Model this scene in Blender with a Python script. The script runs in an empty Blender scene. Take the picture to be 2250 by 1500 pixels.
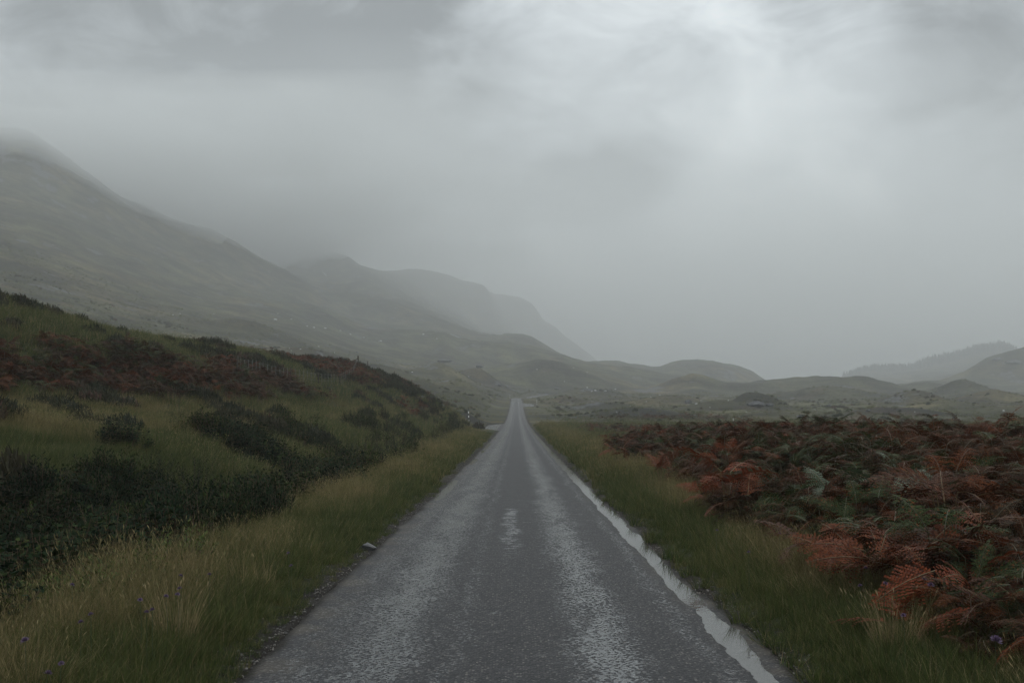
import bpy, math, random
import numpy as np
from mathutils import Vector, Matrix

R = math.radians
SC = bpy.context.scene
COL = SC.collection
rng = np.random.default_rng(7)
random.seed(7)

# ------------------------------------------------------------------ camera
F = 2187.0          # focal length in pixels of the 2250 px wide picture (35 mm lens)
EYE = 1.7
HZ = 900.0          # picture row of the horizon
cam = bpy.data.cameras.new('camera')
cam.lens = 35.0; cam.sensor_width = 36.0
cam.shift_y = (HZ-750.0)/2250.0
cam.clip_start = 0.05; cam.clip_end = 20000
co = bpy.data.objects.new('camera', cam); COL.objects.link(co)
co.location = (0, 0, EYE); co.rotation_euler = (R(90), 0, 0)
SC.camera = co

# ------------------------------------------------------------------ colour management / render
SC.view_settings.view_transform = 'Standard'
SC.view_settings.look = 'None'
SC.view_settings.gamma = 1.0
SC.view_settings.use_curve_mapping = False
SC.view_settings.exposure = 0.0
SC.cycles.volume_bounces = 2
SC.cycles.max_bounces = 5
SC.cycles.diffuse_bounces = 2
SC.cycles.glossy_bounces = 2
SC.cycles.transmission_bounces = 2
SC.cycles.use_denoising = True
SC.cycles.denoising_prefilter = 'ACCURATE'
SC.cycles.caustics_reflective = False
SC.cycles.caustics_refractive = False
SC.cycles.sample_clamp_indirect = 4.0

# ------------------------------------------------------------------ node helpers
class NT:
    def __init__(s, tree): s.t = tree; s.n = tree.nodes; s.l = tree.links
    def new(s, typ, **kw):
        nd = s.n.new(typ)
        for k, v in kw.items(): setattr(nd, k, v)
        return nd
    def setin(s, sock, v):
        if isinstance(v, bpy.types.NodeSocket): s.l.new(v, sock)
        elif v is not None: sock.default_value = v
    def math(s, op, a, b=None, c=None, clamp=False):
        nd = s.new('ShaderNodeMath', operation=op); nd.use_clamp = clamp
        s.setin(nd.inputs[0], a)
        if b is not None: s.setin(nd.inputs[1], b)
        if c is not None: s.setin(nd.inputs[2], c)
        return nd.outputs[0]
    def vmath(s, op, a, b=None, out=0):
        nd = s.new('ShaderNodeVectorMath', operation=op)
        s.setin(nd.inputs[0], a)
        if b is not None: s.setin(nd.inputs[1], b)
        return nd.outputs[out]
    def noise(s, vec, scale, detail=4, rough=.55, dist=0.0):
        nd = s.new('ShaderNodeTexNoise')
        s.setin(nd.inputs['Vector'], vec); nd.inputs['Scale'].default_value = scale
        nd.inputs['Detail'].default_value = detail; nd.inputs['Roughness'].default_value = rough
        nd.inputs['Distortion'].default_value = dist
        return nd.outputs[0]
    def mapr(s, v, a, b, c=0.0, d=1.0, smooth=True):
        nd = s.new('ShaderNodeMapRange'); nd.clamp = True
        if smooth: nd.interpolation_type = 'SMOOTHSTEP'
        s.setin(nd.inputs[0], v)
        for i, x in enumerate((a, b, c, d)): s.setin(nd.inputs[1+i], x)
        return nd.outputs[0]
    def mix(s, f, a, b, blend='MIX'):
        nd = s.new('ShaderNodeMix', data_type='RGBA', blend_type=blend)
        s.setin(nd.inputs[0], f)
        for i, x in ((6, a), (7, b)):
            if isinstance(x, (tuple, list)) and len(x) == 3: x = (*x, 1.0)
            s.setin(nd.inputs[i], x)
        return nd.outputs[2]
    def attr(s, name, typ='GEOMETRY'):
        nd = s.new('ShaderNodeAttribute', attribute_name=name); nd.attribute_type = typ
        return nd

def material(name):
    m = bpy.data.materials.new(name); m.use_nodes = True
    t = NT(m.node_tree); t.n.clear()
    out = t.new('ShaderNodeOutputMaterial')
    return m, t, out

# ------------------------------------------------------------------ world: overcast sky
SUN_EL, SUN_AZ = 55.0, 20.0
w = bpy.data.worlds.new('World'); SC.world = w; w.use_nodes = True
t = NT(w.node_tree); t.n.clear()
wo = t.new('ShaderNodeOutputWorld'); bg = t.new('ShaderNodeBackground'); bg.inputs[1].default_value = 0.1
sky = t.new('ShaderNodeTexSky', sky_type='NISHITA'); sky.sun_disc = False
sky.sun_elevation = R(SUN_EL); sky.sun_rotation = R(SUN_AZ)
tc = t.new('ShaderNodeTexCoord'); D = tc.outputs['Generated']
sep = t.new('ShaderNodeSeparateXYZ'); t.l.new(D, sep.inputs[0])
dx, dy, dz = sep.outputs
# cloud deck: noise on a plane overhead
den = t.math('ADD', t.math('MAXIMUM', dz, 0.0), 0.22)
cx = t.math('DIVIDE', dx, den); cy = t.math('DIVIDE', dy, den)
comb = t.new('ShaderNodeCombineXYZ'); t.l.new(cx, comb.inputs[0]); t.l.new(cy, comb.inputs[1])
n1 = t.noise(comb.outputs[0], 0.9, 5, .55, .4)
n2 = t.noise(D, 3.4, 5, .5, .5)
n3 = t.noise(comb.outputs[0], 3.4, 6, .6, .8)
mp = t.new('ShaderNodeMapping'); mp.inputs['Rotation'].default_value = (0, R(28), 0); mp.inputs['Scale'].default_value = (1, 1, 2.0); t.l.new(D, mp.inputs[0])
n4 = t.noise(mp.outputs[0], 7.0, 7, .6, .5)
nn = t.math('ADD', t.math('MULTIPLY', n1, .18), t.math('MULTIPLY_ADD', n4, .42, t.math('MULTIPLY', n2, .40)))
def lobe(px, py, width, warp=0.22):
    v = Vector(((px-1125)/F, 1.0, (HZ-py)/F)).normalized()
    wv = t.new('ShaderNodeVectorMath', operation='MULTIPLY_ADD')
    nc = t.new('ShaderNodeTexNoise'); t.l.new(D, nc.inputs['Vector']); nc.inputs['Scale'].default_value = 5.0; nc.inputs['Detail'].default_value = 4
    t.l.new(t.vmath('SUBTRACT', nc.outputs['Color'], (.5, .5, .5)), wv.inputs[0])
    wv.inputs[1].default_value = (warp, warp, warp); t.l.new(D, wv.inputs[2])
    d = t.vmath('DISTANCE', wv.outputs[0], tuple(v), out=1)
    return t.mapr(d, width, width*.15)
LOBES = [  # (px, py, width, gain): pale gaps and dark masses of the cloud deck
    (1480, 240, .34, .34), (1180, 230, .13, .16), (1010, 320, .08, .24), (1700, 330, .24, .14),
    (250, 330, .46, -.58), (620, 80, .11, -.22), (780, 260, .12, -.16), (1345, 425, .10, -.85), (1120, 430, .13, -.60), (900, 380, .14, -.30),
    (1560, 250, .09, -.20), (2180, 40, .24, -.32), (2300, 500, .34, -.34), (900, 40, .09, -.16), (1300, -160, .38, -.75),
]
br = t.math('MULTIPLY_ADD', nn, 3.2, -.70)
for px, py, wd, g in LOBES:
    br = t.math('MULTIPLY_ADD', lobe(px, py, wd), g, br)
br = t.math('MAXIMUM', br, .2)
# a little darker low down, lighter high up
br = t.math('MULTIPLY', br, t.mapr(dz, 0.0, 1.0, .86, 1.25, False))
ccol = t.mix(t.mapr(br, .5, 1.2), (.86, .93, .97), (.93, .985, 1.0))
cl = t.vmath('SCALE', ccol); t.l.new(t.math('MULTIPLY', br, 11.5), cl.node.inputs['Scale'])
fin = t.mix(.93, sky.outputs[0], cl)
t.l.new(fin, bg.inputs[0]); t.l.new(bg.outputs[0], wo.inputs[0])

sl = bpy.data.lights.new('sun', 'SUN'); sl.energy = 0.5; sl.angle = R(30); sl.color = (1, .97, .93)
so = bpy.data.objects.new('sun', sl); COL.objects.link(so)
el, az = R(SUN_EL), R(SUN_AZ)
sd = Vector((math.sin(az)*math.cos(el), math.cos(az)*math.cos(el), math.sin(el)))
so.rotation_euler = sd.to_track_quat('Z', 'Y').to_euler()

# ------------------------------------------------------------------ numpy noise
_perm = np.random.default_rng(3).permutation(256)
_perm = np.concatenate([_perm, _perm, _perm])
_grad = np.random.default_rng(4).normal(size=(256, 2)); _grad /= np.linalg.norm(_grad, axis=1)[:, None]
def perlin(x, y):
    xi = np.floor(x).astype(np.int64); yi = np.floor(y).astype(np.int64)
    xf = x-xi; yf = y-yi; xi &= 255; yi &= 255
    u = xf*xf*xf*(xf*(xf*6-15)+10); v = yf*yf*yf*(yf*(yf*6-15)+10)
    def g(ix, iy, fx, fy):
        h = _perm[_perm[ix & 255]+(iy & 255)]
        return _grad[h, 0]*fx+_grad[h, 1]*fy
    a = g(xi, yi, xf, yf); b = g(xi+1, yi, xf-1, yf)
    c = g(xi, yi+1, xf, yf-1); d = g(xi+1, yi+1, xf-1, yf-1)
    return (a+(b-a)*u)*(1-v)+(c+(d-c)*u)*v
def fbm(x, y, s, o=4, seed=0, gain=.5):
    x = np.asarray(x, float)/s+seed*17.3; y = np.asarray(y, float)/s+seed*9.1
    r = 0; a = 1; n = 0
    for i in range(o):
        r = r+perlin(x, y)*a; n += a; a *= gain; x = x*2.03+5.1; y = y*2.03+3.7
    return r/n*1.6
def ridged(x, y, s, o=4, seed=0):
    x = np.asarray(x, float)/s+seed*17.3; y = np.asarray(y, float)/s+seed*9.1
    r = 0; a = 1; n = 0
    for i in range(o):
        r = r+(1-np.abs(perlin(x, y))*2)*a; n += a; a *= .5; x = x*2.03+5.1; y = y*2.03+3.7
    return r/n
def sstep(x, a, b):
    q = np.clip((x-a)/(b-a), 0, 1); return q*q*(3-2*q)

# ------------------------------------------------------------------ interpolation helpers
def pchip_slopes(x, y):
    h = np.diff(x); d = np.diff(y, axis=0)/h.reshape(-1, *([1]*(y.ndim-1)))
    m = np.zeros_like(y, float)
    d0, d1 = d[:-1], d[1:]
    same = (d0*d1) > 0
    with np.errstate(divide='ignore', invalid='ignore'):
        hm = 2*d0*d1/(d0+d1)
    m[1:-1] = np.where(same, hm, 0); m[0] = d[0]; m[-1] = d[-1]
    return m
def pchip(x, y, q):
    x = np.asarray(x, float); y = np.asarray(y, float); m = pchip_slopes(x, y)
    q = np.clip(q, x[0], x[-1]); i = np.clip(np.searchsorted(x, q)-1, 0, len(x)-2)
    h = x[i+1]-x[i]; s = (q-x[i])/h
    if y.ndim > 1: s = s[:, None]; h = h[:, None]
    return ((1+2*s)*(1-s)**2*y[i]+s*(1-s)**2*h*m[i]+s*s*(3-2*s)*y[i+1]+s*s*(s-1)*h*m[i+1])
def blur(a, k, axis):
    kern = np.exp(-np.linspace(-2, 2, 2*k+1)**2/2*1.0); kern /= kern.sum()
    p = [(0, 0)]*a.ndim; p[axis] = (k, k); b = np.pad(a, p, 'edge')
    return np.apply_along_axis(lambda v: np.convolve(v, kern, 'valid'), axis, b)
def bil(grid, x0, sx, y0, sy, x, y):     # grid[iy, ix]
    fx = np.clip((x-x0)/sx, 0, grid.shape[1]-1.001); fy = np.clip((y-y0)/sy, 0, grid.shape[0]-1.001)
    ix = fx.astype(int); iy = fy.astype(int); fx = fx-ix; fy = fy-iy
    return (grid[iy, ix]*(1-fx)+grid[iy, ix+1]*fx)*(1-fy)+(grid[iy+1, ix]*(1-fx)+grid[iy+1, ix+1]*fx)*fy

# ------------------------------------------------------------------ road line
def road_x(Y):
    Y = np.asarray(Y, float)
    return -.05+.0045*Y+.0009*np.maximum(Y-340, 0)**2
_ry = [-60, 0, 44, 75, 105, 160, 205, 255, 290, 320, 345, 365, 400, 430, 460, 520]
_rz = [.3, 0, -.32, -.44, -.48, -.22, .62, 1.96, 3.15, 4.5, 5.5, 5.95, 6.2, 7.35, 8.6, 9.5]
def road_z(Y): return pchip(_ry, _rz, np.asarray(Y, float).ravel()).reshape(np.shape(Y))
def edge_l(Y):   # half width on the left
    Y = np.asarray(Y, float)
    return 1.76+.05*fbm(Y, Y*0+1, 1.3, 3, 1)+.09*fbm(Y, Y*0, 7, 2, 2)+2.1*sstep(-np.abs(Y-126), -22, -10)
def edge_r(Y):
    Y = np.asarray(Y, float)
    return 1.87+.05*fbm(Y, Y*0+1, 1.1, 3, 5)+.08*fbm(Y, Y*0, 6, 2, 6)+3.4*sstep(-np.abs(Y-287), -17, -8)

# ------------------------------------------------------------------ near terrain table (metres)
NEAR = {
 -40: [(-60,3),(-40,2.5),(-25,2),(-15,1),(-8,0),(-5,-0.3),(0,0),(4,0),(6,0.1),(10,0.2),(20,0),(60,-0.3)],
 4:   [(-60,3.5),(-40,2.8),(-25,2),(-15,1),(-8,0),(-5,-0.4),(0,0),(4,0.03),(6,0.1),(10,0.25),(20,0),(60,-0.3)],
 8:   [(-60,5),(-40,4),(-25,2.5),(-15,1.2),(-9,0.2),(-6.5,-0.4),(-4.6,-0.4),(-3.4,-0.1),(0,0),(3,0.04),(5,0.15),(8,0.19),(15,0.19),(25,0),(60,-0.4)],
 12:  [(-60,7),(-40,5),(-25,3),(-15,1.3),(-9.5,0.5),(-7.5,-0.1),(-5.6,-0.55),(-4.2,-0.2),(0,0),(3,0.03),(5,0.18),(8,0.25),(15,0.25),(25,0.1),(60,-0.4)],
 16:  [(-60,8),(-40,6.5),(-25,4),(-15,1.7),(-10,0.8),(-8,0.3),(-6,-0.5),(-4.4,-0.3),(0,0),(3,0),(5,0.2),(8,0.28),(12,0.31),(20,0.19),(60,-0.4)],
 20:  [(-60,9),(-40,8),(-25,5),(-15,1.9),(-10.3,0.95),(-8,0.4),(-6.3,-0.3),(-4.6,-0.4),(0,0),(3,-0.05),(5,0.15),(8,0.28),(12,0.34),(20,0.19),(60,-0.5)],
 26:  [(-60,9),(-40,8),(-25,5.2),(-19,3),(-15,1.75),(-13,1.3),(-9,0.7),(-7,0),(-5,-0.5),(0,0),(3,-0.1),(5,0.1),(8,0.25),(12,0.37),(16,0.31),(25,0.1),(60,-0.6)],
 32:  [(-60,9),(-40,8),(-27,6),(-22,4),(-18,2.5),(-16.4,1.85),(-13,1.2),(-10,0.9),(-8,0.3),(-5.5,-0.5),(0,0),(3.5,-0.15),(7,0.2),(11,0.37),(15,0.31),(20,0.2),(60,-0.6)],
 40:  [(-60,10),(-40,9),(-30,8),(-25,6.4),(-20.6,4.2),(-17,2.1),(-13,1.3),(-10,1),(-8,0.4),(-5.8,-0.4),(0,0),(4,-0.2),(7,0.12),(11,0.25),(15,0.19),(25,-0.2),(60,-0.7)],
 50:  [(-60,9),(-40,8.7),(-30,8.2),(-26,7.1),(-22,5.6),(-18,4.2),(-15.5,3),(-12.5,1.5),(-10,1),(-7.4,0.2),(-5.3,-0.4),(0,0),(4,-0.3),(7,0),(12,0.15),(18,0),(25,-0.4),(60,-0.8)],
 60:  [(-60,8),(-40,7.2),(-30,7.4),(-26,6.8),(-22.6,5.9),(-18.5,4.8),(-15,2.9),(-12,1.6),(-9,0.8),(-6,-0.3),(0,0),(4,-0.35),(10,-0.2),(18,-0.3),(30,-0.6),(60,-0.8)],
 75:  [(-60,7),(-45,6),(-35,6.3),(-28,6.5),(-23,6.5),(-19,5.6),(-15,3.7),(-12,2.1),(-10,1.4),(-8,0.6),(-5.5,-0.3),(0,0),(4,-0.4),(20,-0.5),(60,-0.8)],
 90:  [(-60,6),(-45,5.5),(-30,6),(-24,6.4),(-21.6,6.2),(-18,5.5),(-15,4.6),(-12,3.1),(-9,1.4),(-7,0.4),(-5,-0.2),(0,0),(4,-0.5),(20,-0.6),(60,-0.8)],
 102: [(-60,5.5),(-30,5.8),(-24,6.4),(-20,6.5),(-17,6.1),(-14,5.1),(-11,3.5),(-9,2),(-7,0.7),(-5,-0.1),(0,0),(4,-0.5),(60,-0.8)],
 112: [(-60,5.2),(-30,5.2),(-24,5.9),(-20,6.1),(-17,5.9),(-14,5.1),(-11.4,4.1),(-9.2,2.6),(-7,1),(-5.5,0),(0,0),(4,-0.5),(60,-0.7)],
 123: [(-60,6),(-30,4.3),(-20,4.3),(-15,4.3),(-12,3.7),(-10,2.9),(-8,1.6),(-6.3,0.15),(-4,-0.3),(0,0),(4,-0.45),(60,-0.6)],
 136: [(-60,8),(-30,4),(-20,3),(-13,1.9),(-9,0.8),(-7,0.1),(-5,-0.3),(0,0),(4,-0.4),(60,-0.5)],
}
_X = np.arange(-60, 60.1, .5); _YN = np.array(sorted(NEAR))
_rows = []
for k in _YN:
    p = np.array([q for q in NEAR[k] if q[0] != 0], float)
    rx = road_x(k); p = p[(p[:, 0] < rx-2.6) | (p[:, 0] > rx+2.6)]
    p = np.vstack([p, [rx-2.0, road_z(float(k))], [rx+2.0, road_z(float(k))]]); p = p[np.argsort(p[:, 0])]
    _rows.append(pchip(p[:, 0], p[:, 1], _X))
_YG = np.arange(-40, 136.1, 1.0)
_near = pchip(_YN, np.array(_rows), _YG)
_near = blur(blur(_near, 2, 0), 1, 1)
def near_z(X, Y): return bil(_near, -60, .5, -40, 1.0, X, Y)

# ------------------------------------------------------------------ far terrain table: distance -> bearing (picture column) : height as picture row
FAR = {
 130: [(-1200,560),(-300,690),(0,742),(300,795),(600,838),(800,862),(950,893),(1060,925),(1135,935),(1300,936),(1600,935),(1900,935),(2250,937),(3400,940)],
 180: [(-1200,520),(-300,650),(0,712),(300,772),(600,822),(800,850),(950,876),(1060,903),(1100,915),(1135,919),(1200,920),(1300,917),(1420,914),(1600,918),(1900,917),(2250,920),(3400,915)],
 220: [(-1200,500),(-300,630),(0,690),(300,755),(600,808),(800,840),(950,866),(1060,890),(1100,903),(1135,908.5),(1200,909),(1300,908),(1500,905),(1640,900),(1700,906),(1900,908),(2250,908),(3400,900)],
 255: [(-1200,480),(-300,605),(0,668),(300,738),(600,796),(800,831),(950,858),(1060,876),(1105,893),(1135,897.8),(1200,900),(1300,899),(1400,901),(1500,898),(1620,888),(1660,886),(1720,893),(1780,899),(1850,896),(1950,898),(2050,893),(2150,897),(2250,899),(3400,880)],
 290: [(-1200,470),(-300,585),(0,648),(300,722),(600,786),(800,823),(950,852),(1060,868),(1110,886),(1135,889),(1180,890),(1300,893),(1450,893),(1620,893),(1720,895),(1850,893),(1950,886),(2000,884),(2060,887),(2150,890),(2250,886),(3400,870)],
 350: [(-1200,440),(-300,545),(0,606),(300,698),(600,767),(800,812),(950,844),(1060,859),(1110,872),(1135,875.5),(1180,880),(1300,884),(1450,884),(1600,886),(1750,884),(1850,880),(1960,885),(2060,884),(2130,884),(2250,882),(3400,850)],
 400: [(-1200,420),(-300,515),(0,575),(300,680),(600,751),(800,800),(950,836),(1060,854),(1110,869),(1135,875.4),(1180,873),(1300,874),(1450,876),(1600,880),(1750,880),(1850,876),(2060,880),(2150,874),(2250,878),(3400,830)],
 500: [(-1200,370),(-300,460),(0,525),(300,640),(450,690),(600,722),(800,783),(950,814),(960,812),(1000,822),(1080,838),(1135,852),(1200,862),(1300,866),(1450,866),(1530,862),(1600,868),(1700,871),(1850,860),(1900,862),(1980,869),(2050,868),(2110,864),(2170,870),(2250,872),(3400,800)],
 600: [(-1200,330),(-300,420),(0,478),(300,600),(450,658),(600,695),(800,766),(900,786),(960,790),(1000,802),(1060,810),(1120,800),(1190,790),(1250,800),(1300,815),(1350,835),(1420,852),(1480,850),(1530,843),(1580,847),(1640,842),(1700,834),(1760,831),(1820,832),(1880,840),(1940,858),(2020,868),(2100,866),(2250,868),(3400,780)],
 700: [(-1200,290),(-300,370),(0,432),(300,565),(450,630),(600,676),(700,712),(800,744),(960,775),(1000,783),(1080,800),(1190,803),(1250,806),(1300,812),(1350,822),(1450,838),(1550,848),(1700,848),(1850,850),(1940,858),(2050,858),(2100,853),(2160,858),(2250,862),(3400,760)],
 800: [(-1200,240),(-300,320),(0,385),(150,455),(300,530),(450,600),(600,660),(700,685),(790,720),(870,732),(960,730),(1010,750),(1070,757),(1150,765),(1230,783),(1290,800),(1350,806),(1450,813),(1550,828),(1620,842),(1700,850),(1850,858),(1940,856),(2000,845),(2070,842),(2140,850),(2200,850),(2250,845),(3400,740)],
 920: [(-1200,200),(-300,240),(0,300),(60,308),(150,372),(240,438),(300,485),(450,565),(600,640),(700,675),(790,716),(870,730),(960,738),(1010,752),(1070,757),(1150,766),(1230,790),(1290,806),(1350,812),(1450,822),(1550,835),(1700,860),(1850,862),(1950,860),(2050,846),(2100,826),(2150,800),(2200,776),(2250,763),(2400,740),(3400,700)],
 1020:[(-1200,190),(-300,225),(0,286),(60,294),(130,330),(200,385),(240,418),(300,450),(400,496),(450,520),(600,615),(700,655),(790,700),(870,705),(960,715),(1010,735),(1070,748),(1130,752),(1180,762),(1230,785),(1290,792),(1350,796),(1400,804),(1440,812),(1480,806),(1550,806),(1620,820),(1700,850),(1850,860),(1950,858),(2050,842),(2150,812),(2250,785),(3400,700)],
 1150:[(-1200,230),(-300,260),(0,330),(130,370),(240,450),(300,455),(400,500),(470,512),(520,540),(600,582),(660,612),(700,640),(790,655),(870,665),(940,690),(1000,712),(1070,736),(1130,738),(1180,752),(1230,780),(1290,797),(1320,797),(1350,794),(1400,804),(1440,808),(1480,795),(1500,792),(1550,792),(1600,803),(1640,813),(1670,829),(1700,840),(1790,829),(1850,840),(1950,850),(2050,838),(2250,800),(3400,700)],
 1300:[(-1200,300),(0,420),(240,520),(400,560),(520,580),(600,600),(640,600),(700,600),(790,600),(870,640),(1000,700),(1070,735),(1130,745),(1180,760),(1230,785),(1300,803),(1400,820),(1500,822),(1600,830),(1670,842),(1800,842),(1850,838),(1900,832),(2000,826),(2100,812),(2200,790),(2300,800),(3400,720)],
 1450:[(-1200,400),(0,330),(250,430),(400,478),(500,508),(600,532),(640,540),(680,546),(720,552),(760,562),(800,588),(850,600),(930,640),(1000,680),(1070,720),(1130,745),(1230,785),(1300,812),(1500,835),(1700,845),(1800,842),(1840,837),(1870,827),(1900,818),(2000,812),(2050,796),(2100,786),(2150,770),(2200,766),(2250,782),(2400,800),(3400,740)],
 1650:[(-1200,450),(0,560),(400,620),(680,590),(800,610),(850,608),(900,598),(950,598),(1000,612),(1060,625),(1075,640),(1085,665),(1110,700),(1160,740),(1230,785),(1300,815),(1500,840),(1700,850),(1850,846),(2000,830),(2200,800),(3400,760)],
 1850:[(-1200,500),(0,600),(600,640),(900,640),(1000,640),(1060,650),(1080,650),(1130,652),(1165,665),(1180,680),(1192,705),(1215,716),(1240,740),(1270,762),(1300,782),(1312,796),(1350,825),(1500,845),(1700,852),(1900,850),(2200,835),(3400,800)],
 2200:[(-1200,700),(0,760),(1000,790),(1300,840),(1500,855),(2200,855),(3400,850)],
 4300:[(-1200,870),(1125,875),(3400,875)],
}
_P = np.arange(-1200, 3401, 5.0); _DN = np.array(sorted(FAR), float)
_far = np.array([1.7+(900-pchip(*np.array(FAR[int(k)], float).T, _P))*k/F for k in _DN])
_LG = np.arange(math.log(130), math.log(4300), .012)
_far = pchip(np.log(_DN), _far, _LG)
_far = blur(_far, 2, 1)
def far_z(X, Y):
    r = np.hypot(X, Y); Yp = np.maximum(np.maximum(np.maximum(Y, np.abs(X)/1.04), r*.45), .01)
    px = 1125+F*X/Yp
    return bil(_far, -1200, 5.0, math.log(130), .012, px, np.log(np.maximum(Yp, 130))), Yp

MOUNDS = [(1650,262,2.0,5,6),(1695,255,1.2,4,5),(2010,300,2.4,10,9),(1960,195,1.1,9,8),(1400,188,.9,10,7),(1560,232,1.2,9,7),(2235,205,1.2,12,8),
          (1480,322,1.8,12,10),(1330,260,1.2,10,8),(2120,480,4.0,16,18),(1800,420,3.0,26,18),(2180,340,2.6,12,12),(1880,165,.7,7,6),(2090,250,1.2,8,8),(1750,180,.7,8,5),
          (1525,560,4.5,26,20),(1290,430,2.5,16,14),(1010,300,2.2,8,10),(930,250,1.6,6,8),(860,320,2.4,10,12),(700,330,2.5,14,14),(965,420,4.5,12,14),(1050,470,4,10,12),(560,420,3.5,18,18),(1240,340,1.4,10,8),(2040,640,5,22,20),(1940,560,3.5,22,20)]
MOUNDS = [(a, b, h*1.5, w1, w2) for a, b, h, w1, w2 in MOUNDS]
def ground_z(X, Y):
    X = np.asarray(X, float); Y = np.asarray(Y, float)
    zf, Yp = far_z(X, Y)
    zn = near_z(X, Y)
    wgt = sstep(Yp, 112, 138)
    # side shores of the near table
    wx = sstep(np.abs(X), 45, 60); wgt = np.maximum(wgt, wx*sstep(Yp, 60, 110))
    z = zn*(1-wgt)+zf*wgt
    # relief: tussocks near, hummocks and crags far
    u = X-road_x(Y); el_, er_ = edge_l(Y), edge_r(Y)
    off = np.where(u < 0, -u-el_, u-er_)
    away = sstep(off, .8, 4.5); onroad = (Y > -60) & (Y < 470)
    away = np.where(onroad, away, 1.0)
    near_amt = 1-sstep(Yp, 90, 200)
    z = z+away*near_amt*(.22*fbm(X, Y, 2.6, 4, 11)+.18*fbm(X, Y, 7, 3, 12))
    mid = sstep(Yp, 110, 190); a2 = np.where(onroad, sstep(off, 3, 16), 1.0)
    amp = np.clip(Yp/400, .2, 3.0)
    hum = ridged(X, Y, 26, 3, 21)-.45
    z = z+mid*a2*(1.15*np.clip(amp, 0, 1.4)*fbm(X, Y*.55, 24, 4, 22)+.35*fbm(X, Y, 7, 3, 23)+.7*np.clip(amp, 0, 1.1)*np.maximum(hum, 0))
    far_i = np.nonzero((Yp.ravel() > 120) & (Yp.ravel() < 750))[0]
    if len(far_i):
        zs = np.array(z, float).ravel(); xs = X.ravel()[far_i]; ysx = Y.ravel()[far_i]; aa = np.broadcast_to(a2, X.shape).ravel()[far_i]
        k = np.zeros(len(far_i))
        for mpx, md, mh, mwx, mwy in MOUNDS:
            k += mh*np.exp(-((xs-(mpx-1125)/F*md)/mwx)**2-((ysx-md)/mwy)**2)
        zs[far_i] += aa*k; z = zs.reshape(X.shape)
    farw = sstep(Yp, 420, 800)
    z = z+farw*(5.0*fbm(X, Y*.5, 95, 5, 31, .55)+4.5*(ridged(X, Y*.6, 46, 5, 32)-.5)*np.where(X < 0, 1.2, .6))
    # verge and road bed
    rz = road_z(Y)
    verge = rz-.015+.05*sstep(off, 0, .5)+.10*sstep(off, .4, 2.2)*(1-sstep(Y, 50, 90))+.03*fbm(X, Y, .5, 3, 41)+.02*fbm(X, Y, .12, 2, 42)
    bed = rz-.10
    lw = sstep(off, 1.3, 3.4+mid*6)
    zz = verge*(1-lw)+z*lw
    zz = np.where(off < 0, bed+(verge-bed)*sstep(off, -.10, 0.02), zz)
    return np.where(onroad, zz, z)

def gz(x, y): return float(ground_z(np.array([x]), np.array([y]))[0])

def hit(px, py, dmin=3.0, dmax=2300.0):
    """first ground point seen at a picture position"""
    d = np.exp(np.linspace(math.log(dmin), math.log(dmax), 2500))
    X = (px-1125)/F*d; Zr = EYE+(HZ-py)/F*d
    below = np.nonzero(ground_z(X, d) >= Zr)[0]
    i = below[0] if len(below) else len(d)-1
    return X[i], d[i], gz(X[i], d[i])

# ------------------------------------------------------------------ object helpers
def link(o, parent=None):
    COL.objects.link(o)
    if parent is not None: o.parent = parent
    return o
def props(o, label=None, cat=None, group=None, kind=None):
    if label: o['label'] = label
    if cat: o['category'] = cat
    if group: o['group'] = group
    if kind: o['kind'] = kind
    return o
def mesh_np(name, V, Fc, mats=(), smooth=False, cols=None, midx=None):
    """V (n,3); Fc list/array of faces: an (m,4) or (m,3) array, or a list of such arrays"""
    me = bpy.data.meshes.new(name)
    arrs = Fc if isinstance(Fc, list) else [Fc]
    arrs = [np.asarray(a, np.int32) for a in arrs if len(a)]
    tot = np.concatenate([np.full(len(a), a.shape[1], np.int32) for a in arrs])
    loops = np.concatenate([a.ravel() for a in arrs])
    me.vertices.add(len(V)); me.vertices.foreach_set('co', np.asarray(V, np.float32).ravel())
    me.loops.add(len(loops)); me.loops.foreach_set('vertex_index', loops)
    me.polygons.add(len(tot))
    st = np.concatenate([[0], np.cumsum(tot)[:-1]]).astype(np.int32)
    me.polygons.foreach_set('loop_start', st); me.polygons.foreach_set('loop_total', tot)
    if midx is not None: me.polygons.foreach_set('material_index', np.asarray(midx, np.int32))
    if smooth: me.polygons.foreach_set('use_smooth', np.ones(len(tot), bool))
    me.update(calc_edges=True)
    for k, v in (cols or {}).items():
        v = np.asarray(v, np.float32)
        if v.ndim == 1:
            a = me.attributes.new(k, 'FLOAT', 'POINT'); a.data.foreach_set('value', v)
        else:
            a = me.attributes.new(k, 'FLOAT_COLOR', 'POINT'); a.data.foreach_set('color', np.concatenate([v, np.ones((len(v), 1), np.float32)], 1).ravel())
    for m in mats: me.materials.append(m)
    return me
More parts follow.
